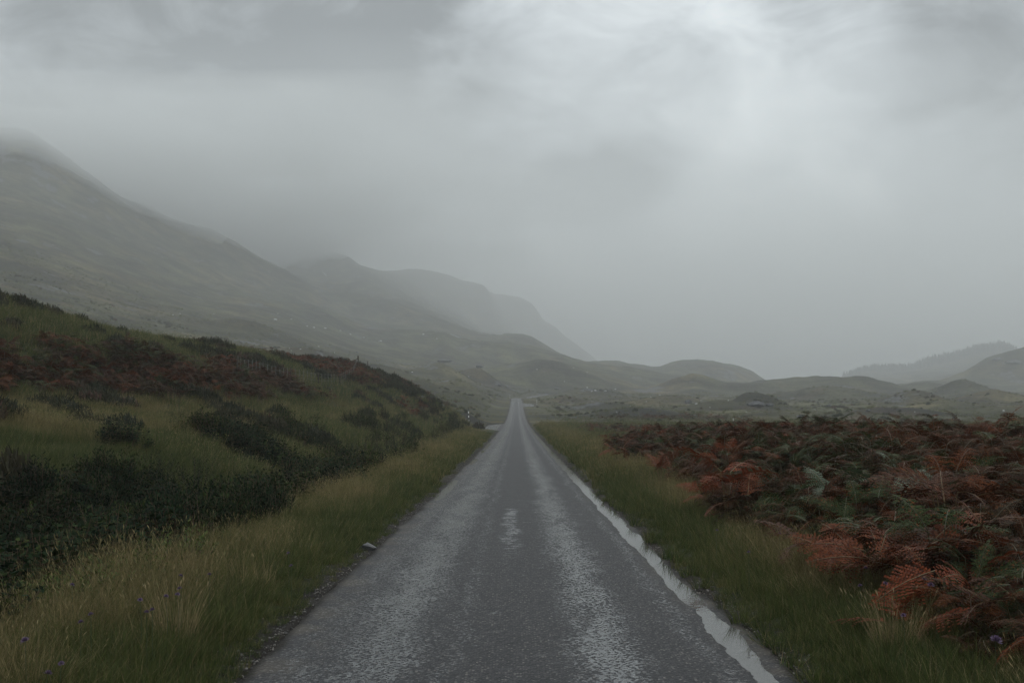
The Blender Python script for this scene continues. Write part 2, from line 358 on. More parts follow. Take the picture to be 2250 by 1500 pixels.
class MB:
    """collects geometry for one mesh"""
    def __init__(s): s.v = []; s.q = []; s.t = []; s.mq = []; s.mt = []
    def add(s, vs, faces, mi=0):
        b = len(s.v); s.v.extend(vs)
        for f in faces:
            f = [b+i for i in f]
            if len(f) == 4: s.q.append(f); s.mq.append(mi)
            elif len(f) == 3: s.t.append(f); s.mt.append(mi)
    def tube(s, pts, rad, n=5, mi=0, cap=True):
        pts = [Vector(p) for p in pts]; rings = []
        rad = rad if isinstance(rad, (list, tuple)) else [rad]*len(pts)
        for i, p in enumerate(pts):
            d = (pts[min(i+1, len(pts)-1)]-pts[max(i-1, 0)]).normalized()
            a = d.orthogonal().normalized() if abs(d.z) < .9 else Vector((1, 0, 0)); a = (a-d*a.dot(d)).normalized(); b = d.cross(a)
            rings.append([p+(a*math.cos(k*2*math.pi/n)+b*math.sin(k*2*math.pi/n))*rad[i] for k in range(n)])
        vs = [v for r in rings for v in r]
        fs = [(i*n+k, i*n+(k+1) % n, (i+1)*n+(k+1) % n, (i+1)*n+k) for i in range(len(pts)-1) for k in range(n)]
        if cap:
            vs.append(pts[-1]); c = len(vs)-1; o = (len(pts)-1)*n
            fs += [(o+k, o+(k+1) % n, c) for k in range(n)]
        s.add(vs, fs, mi)
    def mesh(s, name, mats, smooth=False):
        arrs = []; mi = []
        if s.q: arrs.append(np.array(s.q)); mi += s.mq
        if s.t: arrs.append(np.array(s.t)); mi += s.mt
        return mesh_np(name, np.array([tuple(v) for v in s.v]), arrs, mats, smooth, midx=mi)

# ------------------------------------------------------------------ materials
def leaf_mat(name, ramp, rough=.5, spec=.3, trans=.25, var=.35, tipcol=None, fleck=None):
    """ramp: colours chosen by the instance's tint attribute"""
    m, t, out = material(name)
    a = t.attr('tint', 'INSTANCER').outputs['Fac']
    oi = t.new('ShaderNodeObjectInfo').outputs['Random']
    geo = t.new('ShaderNodeNewGeometry')
    cr = t.new('ShaderNodeValToRGB'); t.l.new(a, cr.inputs[0])
    els = cr.color_ramp.elements
    while len(els) < len(ramp): els.new(.5)
    for e, (p, c) in zip(els, ramp): e.position = p; e.color = (*c, 1)
    isl = geo.outputs['Random Per Island']
    k = t.math('MULTIPLY_ADD', isl, var*2, 1-var)
    c = t.vmath('SCALE', cr.outputs[0]); t.l.new(k, c.node.inputs['Scale'])
    if fleck:
        wn = t.new('ShaderNodeTexWhiteNoise', noise_dimensions='1D'); t.l.new(isl, wn.inputs['W'])
        c = t.mix(t.math('GREATER_THAN', wn.outputs['Value'], 1-fleck[1]), c, fleck[0])
    if tipcol:
        ta = t.attr('along').outputs['Fac']
        c = t.mix(t.math('MULTIPLY', ta, tipcol[1]), c, tipcol[0])
    p = t.new('ShaderNodeBsdfPrincipled'); t.l.new(c, p.inputs['Base Color'])
    p.inputs['Roughness'].default_value = rough; p.inputs['Specular IOR Level'].default_value = spec
    tr = t.new('ShaderNodeBsdfTranslucent'); t.l.new(c, tr.inputs[0])
    mx = t.new('ShaderNodeMixShader'); mx.inputs[0].default_value = trans
    t.l.new(p.outputs[0], mx.inputs[1]); t.l.new(tr.outputs[0], mx.inputs[2]); t.l.new(mx.outputs[0], out.inputs[0])
    return m
M_GRASS = leaf_mat('grass_blades', [(0, (.034, .058, .014)), (.3, (.064, .086, .023)), (.6, (.115, .108, .040)), (.85, (.20, .155, .072)), (1, (.28, .215, .11))], .55, .15, .3, .6, ((.17, .15, .07), .34), ((.27, .21, .105), .16))
M_BRACK = leaf_mat('bracken_leaf', [(0, (.024, .042, .016)), (.2, (.045, .055, .022)), (.3, (.030, .013, .007)), (.6, (.075, .023, .007)), (.85, (.12, .030, .012)), (1, (.17, .052, .018))], .55, .04, .25, .65, None, ((.15, .055, .02), .06))
M_SHRUB = leaf_mat('shrub_leaf', [(0, (.008, .017, .010)), (.5, (.018, .030, .013)), (1, (.045, .060, .018))], .7, .02, .2, .6)
M_HEATH = leaf_mat('heather_twig', [(0, (.020, .026, .014)), (.5, (.040, .040, .022)), (1, (.085, .045, .035))], .7, .15, .1, .4)
M_TWIG = leaf_mat('twig_bark', [(0, (.05, .03, .02)), (1, (.12, .08, .05))], .7, .2, 0, .3)
M_STEM = leaf_mat('fern_stem', [(0, (.05, .05, .022)), (1, (.10, .05, .024))], .5, .4, 0, .3)
M_SPRUCE = leaf_mat('spruce_needles', [(0, (.016, .024, .016)), (1, (.030, .038, .024))], .8, .1, 0, .3)

def ground_mat():
    m, t, out = material('moor_ground')
    geo = t.new('ShaderNodeNewGeometry'); P = geo.outputs['Position']
    c = t.attr('gcol').outputs['Color']
    rock = t.attr('rock').outputs['Fac']
    dist = t.attr('dist').outputs['Fac']
    fine = t.noise(P, 9.0, 6, .65)
    midn = t.noise(P, .55, 8, .68)
    big = t.noise(P, .06, 6, .6)
    sc_ = t.mix(t.mapr(dist, 60, 300), t.math('MULTIPLY_ADD', fine, 1.2, .4), t.math('MULTIPLY_ADD', midn, 3.0, -.5))
    sc2 = t.math('MULTIPLY_ADD', big, 4.6, -1.3)
    cc = t.mix(1.0, c, sc_, 'MULTIPLY'); cc = t.mix(1.0, cc, sc2, 'MULTIPLY')
    rn = t.math('MULTIPLY_ADD', t.noise(P, .35, 7, .7), .5, t.math('MULTIPLY', t.noise(P, .075, 7, .7), .5)); rn2 = t.noise(P, 1.6, 5, .6)
    rk = t.mapr(t.math('ADD', rn, t.math('MULTIPLY', t.math('SUBTRACT', rock, .5), .42)), .55, .62)
    rkc = t.mix(rn2, (.030, .031, .034), (.17, .175, .18))
    cc = t.mix(t.math('MULTIPLY', rk, .85), cc, rkc)
    p = t.new('ShaderNodeBsdfPrincipled'); t.l.new(cc, p.inputs['Base Color'])
    p.inputs['Roughness'].default_value = .85; p.inputs['Specular IOR Level'].default_value = .15
    b1 = t.new('ShaderNodeBump'); b1.inputs['Strength'].default_value = .8; b1.inputs['Distance'].default_value = .05; t.l.new(fine, b1.inputs['Height'])
    b2 = t.new('ShaderNodeBump'); t.l.new(t.mapr(dist, 40, 600, .1, 1.0), b2.inputs['Strength']); b2.inputs['Distance'].default_value = 1.6; t.l.new(midn, b2.inputs['Height'])
    t.l.new(b1.outputs[0], b2.inputs['Normal']); t.l.new(b2.outputs[0], p.inputs['Normal'])
    t.l.new(p.outputs[0], out.inputs[0])
    return m
M_GROUND = ground_mat()

def road_mat():
    m, t, out = material('wet_chipped_asphalt')
    geo = t.new('ShaderNodeNewGeometry'); P = geo.outputs['Position']
    u = t.attr('across').outputs['Fac']           # metres right of the centre line
    v = t.attr('along').outputs['Fac']
    nedge = t.noise(P, 1.1, 5, .6)
    uw = t.math('ADD', u, t.math('MULTIPLY', t.math('SUBTRACT', nedge, .5), .50))
    def band(c, h, s): return t.mapr(t.math('ABSOLUTE', t.math('SUBTRACT', uw, c)), h+s, h-s)
    st = t.new('ShaderNodeMapping'); st.inputs['Scale'].default_value = (1, .22, 1); t.l.new(P, st.inputs[0])
    long_n = t.noise(st.outputs[0], 2.6, 5, .65)
    st2 = t.new('ShaderNodeMapping'); st2.inputs['Scale'].default_value = (.55, 1.5, 1); t.l.new(P, st2.inputs[0])
    cross_n = t.noise(st2.outputs[0], 4.2, 5, .7)
    wet = t.math('MAXIMUM', t.math('MULTIPLY', band(-.98, .28, .34), .80), t.math('MULTIPLY', band(.72, .20, .30), .80))
    wet = t.math('MAXIMUM', wet, t.math('MULTIPLY', band(-.42, .06, .16), .42))
    wet = t.math('MAXIMUM', wet, t.math('MULTIPLY', band(-1.42, .18, .2), .45))
    wet = t.math('MAXIMUM', wet, t.math('MULTIPLY', band(1.42, .08, .14), .4))
    wet = t.math('MAXIMUM', wet, t.mapr(u, -1.95, -2.3, 0, .75)); wet = t.math('MAXIMUM', wet, t.mapr(u, 2.1, 2.5, 0, .75))
    wet = t.math('MULTIPLY', wet, t.mapr(long_n, .22, .60, .35, 1.0))
    pat = t.math('MULTIPLY', t.mapr(cross_n, .60, .70), t.mapr(t.math('ABSOLUTE', t.math('SUBTRACT', u, .5)), 1.2, .2, .25, .75))
    wet = t.math('MAXIMUM', wet, pat)
    # worn remains of the centre marking
    wc = t.math('MULTIPLY', t.mapr(t.math('ABSOLUTE', t.math('ADD', uw, t.math('MULTIPLY_ADD', v, .004, -.02))), .17, .02),
                t.math('MULTIPLY', t.mapr(v, 11, 14), t.mapr(v, 18.8, 18.0)))
    nar = t.mapr(v, 11, 19, .47, .40, smooth=False)
    worn = t.math('MULTIPLY', wc, t.mapr(t.math('SUBTRACT', t.math('MULTIPLY_ADD', t.noise(P, 16, 4, .7), .5, t.math('MULTIPLY', cross_n, .5)), nar), .04, .12))
    wet = t.math('MAXIMUM', wet, t.math('MULTIPLY', worn, .7))
    # aggregate
    vo = t.new('ShaderNodeTexVoronoi'); t.l.new(P, vo.inputs['Vector']); vo.inputs['Scale'].default_value = 50
    vo2 = t.new('ShaderNodeTexVoronoi'); t.l.new(P, vo2.inputs['Vector']); vo2.inputs['Scale'].default_value = 95
    chipc = t.new('ShaderNodeSeparateColor'); t.l.new(vo.outputs['Color'], chipc.inputs[0])
    cr = t.new('ShaderNodeValToRGB'); t.l.new(chipc.outputs[0], cr.inputs[0])
    e = cr.color_ramp.elements; e[0].position = 0; e[0].color = (.012, .013, .015, 1); e[1].position = 1; e[1].color = (.19, .175, .16, 1)
    for pp, cc in ((.5, (.030, .030, .033)), (.85, (.075, .073, .074))):
        x = e.new(pp); x.color = (*cc, 1)
    tar = t.mapr(vo.outputs['Distance'], .012, .006) if False else t.mapr(vo.outputs['Distance'], .35, .62)
    base = t.mix(tar, cr.outputs[0], (.018, .018, .02))
    base = t.mix(t.math('MULTIPLY', wet, .45), base, (.045, .047, .052))
    base = t.mix(t.math('MULTIPLY', worn, .35), base, (.30, .31, .32))
    grit = t.math('MULTIPLY', t.mapr(t.attr('inner').outputs['Fac'], .5, .05), t.mapr(t.noise(P, 2.2, 4, .6), .42, .62))
    base = t.mix(t.math('MULTIPLY', grit, .55), base, (.075, .062, .045))
    inn = t.math('ADD', t.attr('inner').outputs['Fac'], t.math('MULTIPLY', t.math('SUBTRACT', nedge, .5), .2))
    mg = t.mapr(inn, .10, .0)
    base = t.mix(mg, base, t.mix(chipc.outputs[1], (.007, .006, .005), (.032, .028, .024)))
    wet = t.math('MULTIPLY', wet, t.math('SUBTRACT', 1.0, mg))
    # a film of water fills the surface up to the taller chips
    ht = t.math('ADD', t.math('MULTIPLY', chipc.outputs[2], .72), t.math('MULTIPLY', t.noise(P, 24, 3, .6), .36))
    film = t.mapr(t.math('SUBTRACT', t.math('MULTIPLY_ADD', wet, .95, .05), ht), -.16, .22)
    base = t.mix(t.math('MULTIPLY', film, .5), base, (.03, .031, .033))
    p = t.new('ShaderNodeBsdfPrincipled'); t.l.new(base, p.inputs['Base Color'])
    t.l.new(t.mapr(film, 0, 1, .60, .09), p.inputs['Roughness'])
    t.l.new(t.math('MULTIPLY', t.mapr(film, 0, 1, .24, .80), t.math('SUBTRACT', 1.0, t.math('MULTIPLY', mg, .75))), p.inputs['Specular IOR Level'])
    hgt = t.math('ADD', t.math('MULTIPLY', vo.outputs['Distance'], -1.0), t.math('MULTIPLY', vo2.outputs['Distance'], -.4))
    b = t.new('ShaderNodeBump'); b.inputs['Distance'].default_value = .012; t.l.new(hgt, b.inputs['Height'])
    t.l.new(t.mapr(film, 0, 1, .9, .10), b.inputs['Strength'])
    t.l.new(b.outputs[0], p.inputs['Normal']); t.l.new(p.outputs[0], out.inputs[0])
    return m
M_ROAD = road_mat()

def simple(name, col, rough=.6, spec=.3, noise_scale=None, col2=None, bump=0.0, metallic=0.0, det=5):
    m, t, out = material(name)
    p = t.new('ShaderNodeBsdfPrincipled'); p.inputs['Roughness'].default_value = rough
    p.inputs['Specular IOR Level'].default_value = spec; p.inputs['Metallic'].default_value = metallic
    if noise_scale:
        g = t.new('ShaderNodeTexCoord').outputs['Object']; n = t.noise(g, noise_scale, det, .6)
        t.l.new(t.mix(t.mapr(n, .3, .7), col, col2 or col), p.inputs['Base Color'])
        if bump:
            b = t.new('ShaderNodeBump'); b.inputs['Distance'].default_value = bump; t.l.new(n, b.inputs['Height']); t.l.new(b.outputs[0], p.inputs['Normal'])
    else: p.inputs['Base Color'].default_value = (*col, 1)
    t.l.new(p.outputs[0], out.inputs[0]); return m
M_WHITE = simple('white_paint', (.80, .80, .78), .5, .4, 14, (.55, .56, .54))
M_BLACK = simple('black_paint', (.012, .012, .013), .5, .4, 14, (.03, .03, .03))
M_ROCK = simple('grey_gneiss', (.035, .036, .038), .8, .15, 1.2, (.12, .12, .125), .08)
M_PALE = simple('pale_quartz_rock', (.35, .36, .37), .7, .3, 1.5, (.6, .6, .6), .05)
M_WOOD = simple('weathered_post_wood', (.035, .028, .022), .8, .2, 8, (.08, .068, .055), .01)
M_WIRE = simple('fence_wire', (.10, .095, .09), .5, .4)
M_FLOWER = simple('scabious_petals', (.10, .065, .12), .7, .1, 60, (.18, .13, .20))
M_YELLOW = simple('yellow_petals', (.6, .42, .03), .6, .2)
M_SLATE = simple('road_edge_stone', (.03, .03, .032), .35, .5, 9, (.06, .06, .062), .01)
M_STREAM = simple('white_water', (.60, .63, .65), .4, .4, .5, (.35, .37, .38))
def water_mat():
    m, t, out = material('puddle_water')
    P = t.new('ShaderNodeNewGeometry').outputs['Position']
    p = t.new('ShaderNodeBsdfPrincipled'); p.inputs['Base Color'].default_value = (.040, .038, .034, 1)
    p.inputs['Roughness'].default_value = .03; p.inputs['IOR'].default_value = 1.42
    b = t.new('ShaderNodeBump'); b.inputs['Strength'].default_value = .08; b.inputs['Distance'].default_value = .01
    t.l.new(t.noise(P, 14, 2, .5), b.inputs['Height']); t.l.new(b.outputs[0], p.inputs['Normal'])
    t.l.new(p.outputs[0], out.inputs[0]); return m
M_WATER = water_mat()

# ------------------------------------------------------------------ vegetation zones (0..1 weights at a ground point)
def picrow(X, Y): return 900-F*(ground_z(X, Y)-1.7)/np.maximum(Y, .5)
def zones(X, Y, Z=None):
    X = np.asarray(X, float); Y = np.asarray(Y, float)
    if Z is None: Z = ground_z(X, Y)
    u = X-road_x(Y); off = np.where(u < 0, -u-edge_l(Y), u-edge_r(Y))
    n1 = fbm(X, Y, 4.5, 4, 51); n2 = fbm(X, Y, 1.6, 3, 52); n3 = fbm(X, Y, 14, 3, 53)
    left = u < 0
    # right bracken bed
    start = 1.15+.9*sstep(Y, 14, 30)+1.0*n1*.8+.5*n2+.9*sstep(Y, 30, 60)
    br_r = (~left)*sstep(off, start, start+.5)*(1-sstep(Y+9*n1-.25*np.maximum(X-8, 0), 44, 50))*(1-sstep(X+4*n1, 22, 26))
    # drift of bracken further along the right of the road
    br_r2 = (~left)*sstep(n1+.5*n2, .05, .3)*np.exp(-((X-9-.04*Y)/7)**2)*np.exp(-((Y-92)/22)**2)*1.2
    br_r3 = (~left)*np.exp(-((X-26)/14)**2)*np.exp(-((Y-165)/9)**2)*sstep(n1, -.1, .2)*1.2
    # left bank bracken: the slope above the tan shelf
    hi = 1.95+.8*n1+.3*n3; cap = 5.1+1.1*n1+.5*n3-.035*np.maximum(Y-42, 0)
    br_l = left*(.15+1.1*sstep(n1+.4*n2+.5*n3, -.32, .02))*sstep(Z, hi, hi+.35)*(1-sstep(Z, cap-.9, cap-.2))*(1-sstep(Y, 64+6*n1, 74+6*n1))*sstep(off, 6, 8)
    kn = left*np.exp(-((X+15.6)/2.8)**2)*np.exp(-((Y-94)/7)**2)*1.7*(n2*.5+.9)
    kn2 = left*np.exp(-((X+19.5)/3.2)**2)*np.exp(-((Y-88)/5)**2)*1.2
    edge = left*np.exp(-((X+10.6-(Y-118)*.22)/1.6)**2)*sstep(Y, 108, 114)*(1-sstep(Y, 127, 131))*1.1*(n2*.5+.8)
    foot = left*np.exp(-((X+9.3)/1.3)**2)*np.exp(-((Y-92)/9)**2)*sstep(n1, -.05, .2)
    bracken = np.clip(br_r+br_r2+br_r3+br_l+kn+kn2+edge+foot, 0, 1)
    # dark scrub of bramble and bog myrtle in and behind the left ditch
    s_end = 3.7+.30*np.clip(22-Y, 0, 20)
    patch = np.maximum(1-sstep(Y+6*n1+.55*np.maximum(X+9, -6), 17, 21), sstep(n1+.7*n2, .02, .25))
    scrub = left*sstep(off, 1.7+.5*n1, 2.5+.5*n1)*(1-sstep(off+1.6*n1, s_end, s_end+1.2))*(1-sstep(Y, 30, 40))*patch
    scrub = np.maximum(scrub, left*sstep(off, 2.4, 3.4)*(1-sstep(off, 7, 9))*sstep(n1+.6*n2, .18, .4)*(1-sstep(Y, 105, 115)))
    heath = left*sstep(off, 3, 5)*sstep(.6*n3+.8*n1+.3*n2, .16, .36)*(1-bracken)
    knh = left*np.exp(-((X+17)/6)**2)*np.exp(-((Y-108)/11)**2)*1.4
    heath = np.clip(np.maximum(heath, knh*(1-bracken))*(1-scrub), 0, 1)
    # tan straw: outer verge, and the shelf on the bank
    tan = sstep(off+.35*n2, .55, 1.5)*(1-sstep(off, 2.8, 4.2))*(.8 if True else 1)
    shelf = left*sstep(Z+.3*n1, .75, 1.15)*(1-sstep(Z, 1.9, 2.4))*sstep(off, 4, 6)
    tan = np.clip(np.maximum(tan*np.where(left, 1.05, .95), shelf*(.45+.9*sstep(n3+.6*n1, -.25, .3)))+.5*n1+.2*n2, 0, 1)
    return dict(off=off, left=left, bracken=bracken, scrub=np.clip(scrub*(1-bracken), 0, 1), heath=heath, tan=tan, n1=n1, n2=n2, n3=n3, Z=Z)

# ------------------------------------------------------------------ terrain meshes
tans = np.concatenate([np.linspace(-.62, .62, 560)])
ang_in = np.arctan(tans)
ang_l = -np.concatenate([np.linspace(math.pi, 1.0, 46)[:-1], np.linspace(1.0, -ang_in[0], 40)[:-1]])
ang = np.concatenate([ang_l, ang_in, -ang_l[::-1]])
ang[0] = -math.pi; ang[-1] = math.pi
rad = np.concatenate([np.exp(np.linspace(math.log(.4), math.log(5.0), 40))[:-1], np.exp(np.linspace(math.log(5.0), math.log(60), 260))[:-1],
                      np.exp(np.linspace(math.log(60), math.log(2000), 330))[:-1], np.exp(np.linspace(math.log(2000), math.log(4200), 12))])
A, RR = np.meshgrid(ang, rad)
TX = RR*np.sin(A); TY = RR*np.cos(A)
# keep rows at constant depth inside the picture so ridges stay crisp
inside = np.abs(A) < 1.0
TZ = ground_z(TX.ravel(), TY.ravel()).reshape(TX.shape)
nr, na = TX.shape
Zn = zones(TX.ravel(), TY.ravel(), TZ.ravel())
Yr = np.hypot(TX, TY).ravel()
def lerpc(a, b, w): return a*(1-w[:, None])+b*w[:, None]
Xf, Yf = TX.ravel(), TY.ravel()
m1 = fbm(Xf, Yf*.45, 60, 5, 61); m2 = fbm(Xf, Yf, 18, 4, 62); m3 = fbm(Xf, Yf*.6, 200, 4, 63)
green = np.array([.030, .036, .014]); olive = np.array([.038, .038, .018]); straw = np.array([.075, .060, .028])
heathc = np.array([.022, .023, .018]); red = np.array([.060, .026, .018]); mud = np.array([.022, .018, .014])
c = lerpc(np.broadcast_to(green, (len(Xf), 3)), straw*.6, np.clip(Zn['tan']*.7, 0, 1))
farc = lerpc(np.broadcast_to(olive, (len(Xf), 3)), straw, sstep(m1+.3*m3, -.05, .5))
farc = lerpc(farc, heathc, sstep(m2*.7+m1*.4-.1*m3, .12, .42)*.8)
farc = lerpc(farc, np.broadcast_to(red, farc.shape)*1.3, sstep(m2-m1, .45, .75)*.35)
fw = sstep(Yr, 90, 170)
farc = farc*(1+1.3*fbm(Xf, Yf*.5, 34, 5, 66, .6))[:, None]; c = lerpc(c, np.clip(farc, .008, .3), fw)
c = lerpc(c, red*.55, np.clip(Zn['bracken'], 0, 1)*(1-fw*.4))
c = lerpc(c, np.array([.016, .018, .012]), np.clip(Zn['scrub'], 0, 1)*(1-fw)*.8)
c = lerpc(c, heathc*.6, np.clip(Zn['heath'], 0, 1)*(1-fw)*.6)
onr = (Yf > -60) & (Yf < 470)
c = lerpc(c, mud, (1-sstep(Zn['off']+.1*Zn['n2'], .05, .4))*onr*(Yr < 500))
gx, gy = np.gradient(TZ, axis=1).ravel(), np.gradient(TZ, axis=0).ravel()
ex = np.hypot(np.gradient(TX, axis=0), np.gradient(TY, axis=0)).ravel()
slope = np.abs(gy)/np.maximum(ex, 1e-3)
rock = np.clip(sstep(Yr, 150, 260)*(.22+.55*sstep(m2+.4*m1, .05, .5)+.5*sstep(slope, .35, .8)), 0, 1)
# road cutting below the knoll
cut = np.exp(-((Xf+9.0-(Yf-118)*.20)/1.1)**2)*sstep(Yf, 106, 112)*(1-sstep(Yf, 126, 130))
rock = np.clip(rock+cut*1.1, 0, 1); c = lerpc(c, np.array([.03, .027, .026]), np.clip(cut, 0, 1)*.8)
V = np.stack([Xf, Yf, TZ.ravel()], 1)
idx = np.arange(nr*na).reshape(nr, na)
Q = np.stack([idx[:-1, :-1].ravel(), idx[:-1, 1:].ravel(), idx[1:, 1:].ravel(), idx[1:, :-1].ravel()], 1)
qx = Xf[Q].mean(1); qy = Yf[Q].mean(1); _, qp = far_z(qx, qy); qpx = 1125+F*qx/qp
reg = np.zeros(len(Q), int)
mount = (qp > 230) & (qpx < 1330-(qp-230)*.06) & (qpx < np.interp(qp, [230, 350, 600, 900, 1300, 5000], [820, 900, 1040, 1260, 1300, 1330]))
reg[qp > 135] = 1
reg[mount] = 2
reg[(qp > 1250) & (qpx > 1000) & (qpx < 1400)] = 3
reg[(qp > 1250) & (qpx <= 1000)] = 3
reg[(qp > 1250) & (qpx >= 1400)] = 4
REGN = ['ground', 'moorland', 'mountain_slope', 'far_cliffs', 'conifer_hill']
for k, nme in enumerate(REGN):
    f = Q[reg == k]
    used, inv = np.unique(f.ravel(), return_inverse=True)
    me = mesh_np(nme, V[used], inv.reshape(-1, 4), [M_GROUND], True,
                 {'gcol': c[used], 'rock': rock[used], 'dist': Yr[used]})
    props(link(bpy.data.objects.new(nme, me)), kind='structure')
# centre cap
cap = mesh_np('ground_cap', np.vstack([[0, 0, gz(0, 0)], V[:na]]), np.array([[0, i+2, i+1] for i in range(na-1)]), [M_GROUND], True,
              {'gcol': np.tile(mud, (na+1, 1)), 'rock': np.zeros(na+1), 'dist': np.zeros(na+1)})
props(link(bpy.data.objects.new('ground_under_camera', cap)), kind='structure')

# ------------------------------------------------------------------ road
def road_h(u, Y):
    base = -.012*np.abs(u)
    tr = .021*np.exp(-((u-1.70-.04*fbm(Y, Y*0+9, 2.2, 3, 76))/.125)**2)
    tl = .017*np.exp(-((u+1.60)/.12)**2)
    tl = tl*sstep(fbm(Y, Y*0+3, 6, 3, 71), -.12, .08)*sstep(Y, 14, 17)
    tr = tr*(1-.20*(1-sstep(Y, 7, 11)))*(.74+.34*sstep(fbm(Y, Y*0+3, 2.6, 4, 72), -.45, .2))*sstep(Y, 3, 7)
    rg = .0045*fbm(u*1.0, Y*.7, .40, 4, 73, .55)+.005*fbm(u, Y, 1.3, 2, 74)+.0028*fbm(u, Y*.8, .11, 3, 77, .6)
    ruts = -.004*(np.exp(-((u+.98)/.2)**2)+np.exp(-((u-.64)/.2)**2))
    return base-tr-tl+rg+ruts
ys = [-30.0]
while ys[-1] < 468:
    y = ys[-1]; ys.append(y+max(.035, min(2.5, abs(y)*.0052)) if y > 0 else y+1.0)
ys = np.array(ys)
uu = np.concatenate([np.linspace(-1, -.72, 15)[:-1], np.linspace(-.72, .72, 45)[:-1], np.linspace(.72, 1, 20)])
el_, er_ = edge_l(ys)+.10, edge_r(ys)+.10
U = np.where(uu[None] < 0, uu[None]*el_[:, None], uu[None]*er_[:, None])
YY = np.repeat(ys[:, None], len(uu), 1)
RX = road_x(YY)+U; RZ = road_z(YY)+road_h(U, YY)
n0, n1_ = RX.shape
idx = np.arange(n0*n1_).reshape(n0, n1_)
Qr = np.stack([idx[:-1, :-1].ravel(), idx[:-1, 1:].ravel(), idx[1:, 1:].ravel(), idx[1:, :-1].ravel()], 1)
me = mesh_np('road', np.stack([RX.ravel(), YY.ravel(), RZ.ravel()], 1), Qr, [M_ROAD], True, {'across': U.ravel(), 'along': YY.ravel(), 'inner': np.where(U < 0, el_[:, None]-.10+U, er_[:, None]-.10-U).ravel()})
props(link(bpy.data.objects.new('road', me)), kind='structure')
# water lying along the edges
def water(name, u0, u1, y0, y1, lvl):
    yy = ys[(ys >= y0) & (ys <= y1)][::3]
    us = np.array([u0, u1]); P3 = []
    for u in us: P3.append(np.stack([road_x(yy)+u, yy, road_z(yy)+lvl], 1))
    Vv = np.concatenate(P3); n = len(yy)
    Fq = np.array([[i, n+i, n+i+1, i+1] for i in range(n-1)])
    me = mesh_np(name, Vv, Fq, [M_WATER], True)
    return props(link(bpy.data.objects.new(name, me)), kind='structure')
water('puddle', 1.28, 2.02, 4, 110, -.0290)
water('puddle', -1.78, -1.30, 14, 104, -.0285)

# ------------------------------------------------------------------ plant library (meshes only; instanced by the stuff objects)
LIB = {}
def lib_obj(name, me):
    o = bpy.data.objects.new(name, me); return o
def blade_mesh(name, n, h, spread, lean, width, seed, mat, seeds=0.0, curl=.5):
    r = random.Random(seed); vs = []; qs = []; ts = []
    for i in range(n):
        a = r.uniform(0, 2*math.pi); rr = spread*math.sqrt(r.random())
        bx, by = rr*math.cos(a), rr*math.sin(a)
        hh = h*r.uniform(.5, 1.1); la = a+r.uniform(-.9, .9); le = lean*r.uniform(.2, 1.3)
        w = width*r.uniform(.7, 1.3); fa = r.uniform(0, math.pi)
        wx, wy = math.cos(fa)*w/2, math.sin(fa)*w/2
        seg = 3; b = len(vs)
        for k in range(seg+1):
            s = k/seg; out = le*hh*(s*.5+curl*s*s); z = hh*(s-.25*le*curl*s*s)
            ww = 1-s*.85 if k < seg else 0.12
            x = bx+math.cos(la)*out; y = by+math.sin(la)*out
            vs.append((x-wx*ww, y-wy*ww, z-.02)); vs.append((x+wx*ww, y+wy*ww, z-.02))
        for k in range(seg): qs.append((b+2*k, b+2*k+1, b+2*k+3, b+2*k+2))
        if r.random() < seeds:   # a seed head at the tip
            ex, ey, ez = vs[-1]; b2 = len(vs); s2 = w*.9; L = hh*.13
            dxx, dyy = math.cos(la)*L*.5, math.sin(la)*L*.5
            vs += [(ex, ey, ez), (ex+s2*math.cos(fa)+dxx*.5, ey+s2*math.sin(fa)+dyy*.5, ez+L*.45), (ex+dxx, ey+dyy, ez+L*.85), (ex-s2*math.cos(fa)+dxx*.5, ey-s2*math.sin(fa)+dyy*.5, ez+L*.45)]
            qs.append((b2, b2+1, b2+2, b2+3))
    V_ = np.array(vs); return mesh_np(name, V_, np.array(qs), [mat], cols={'along': np.clip(V_[:, 2]/h, 0, 1)**1.5})
LIB['green'] = [lib_obj('grass_tuft_green.%03d' % i, blade_mesh('g', 46, .22, .10, .55, .0055, 100+i, M_GRASS, 0, .6)) for i in range(4)]
LIB['tall'] = [lib_obj('grass_tuft_tall.%03d' % i, blade_mesh('t', 40, .42, .11, .55, .0042, 200+i, M_GRASS, .22, .55)) for i in range(4)]
LIB['far'] = [lib_obj('grass_clump.%03d' % i, blade_mesh('f', 60, .38, .32, .5, .016, 300+i, M_GRASS, .2, .5)) for i in range(4)]

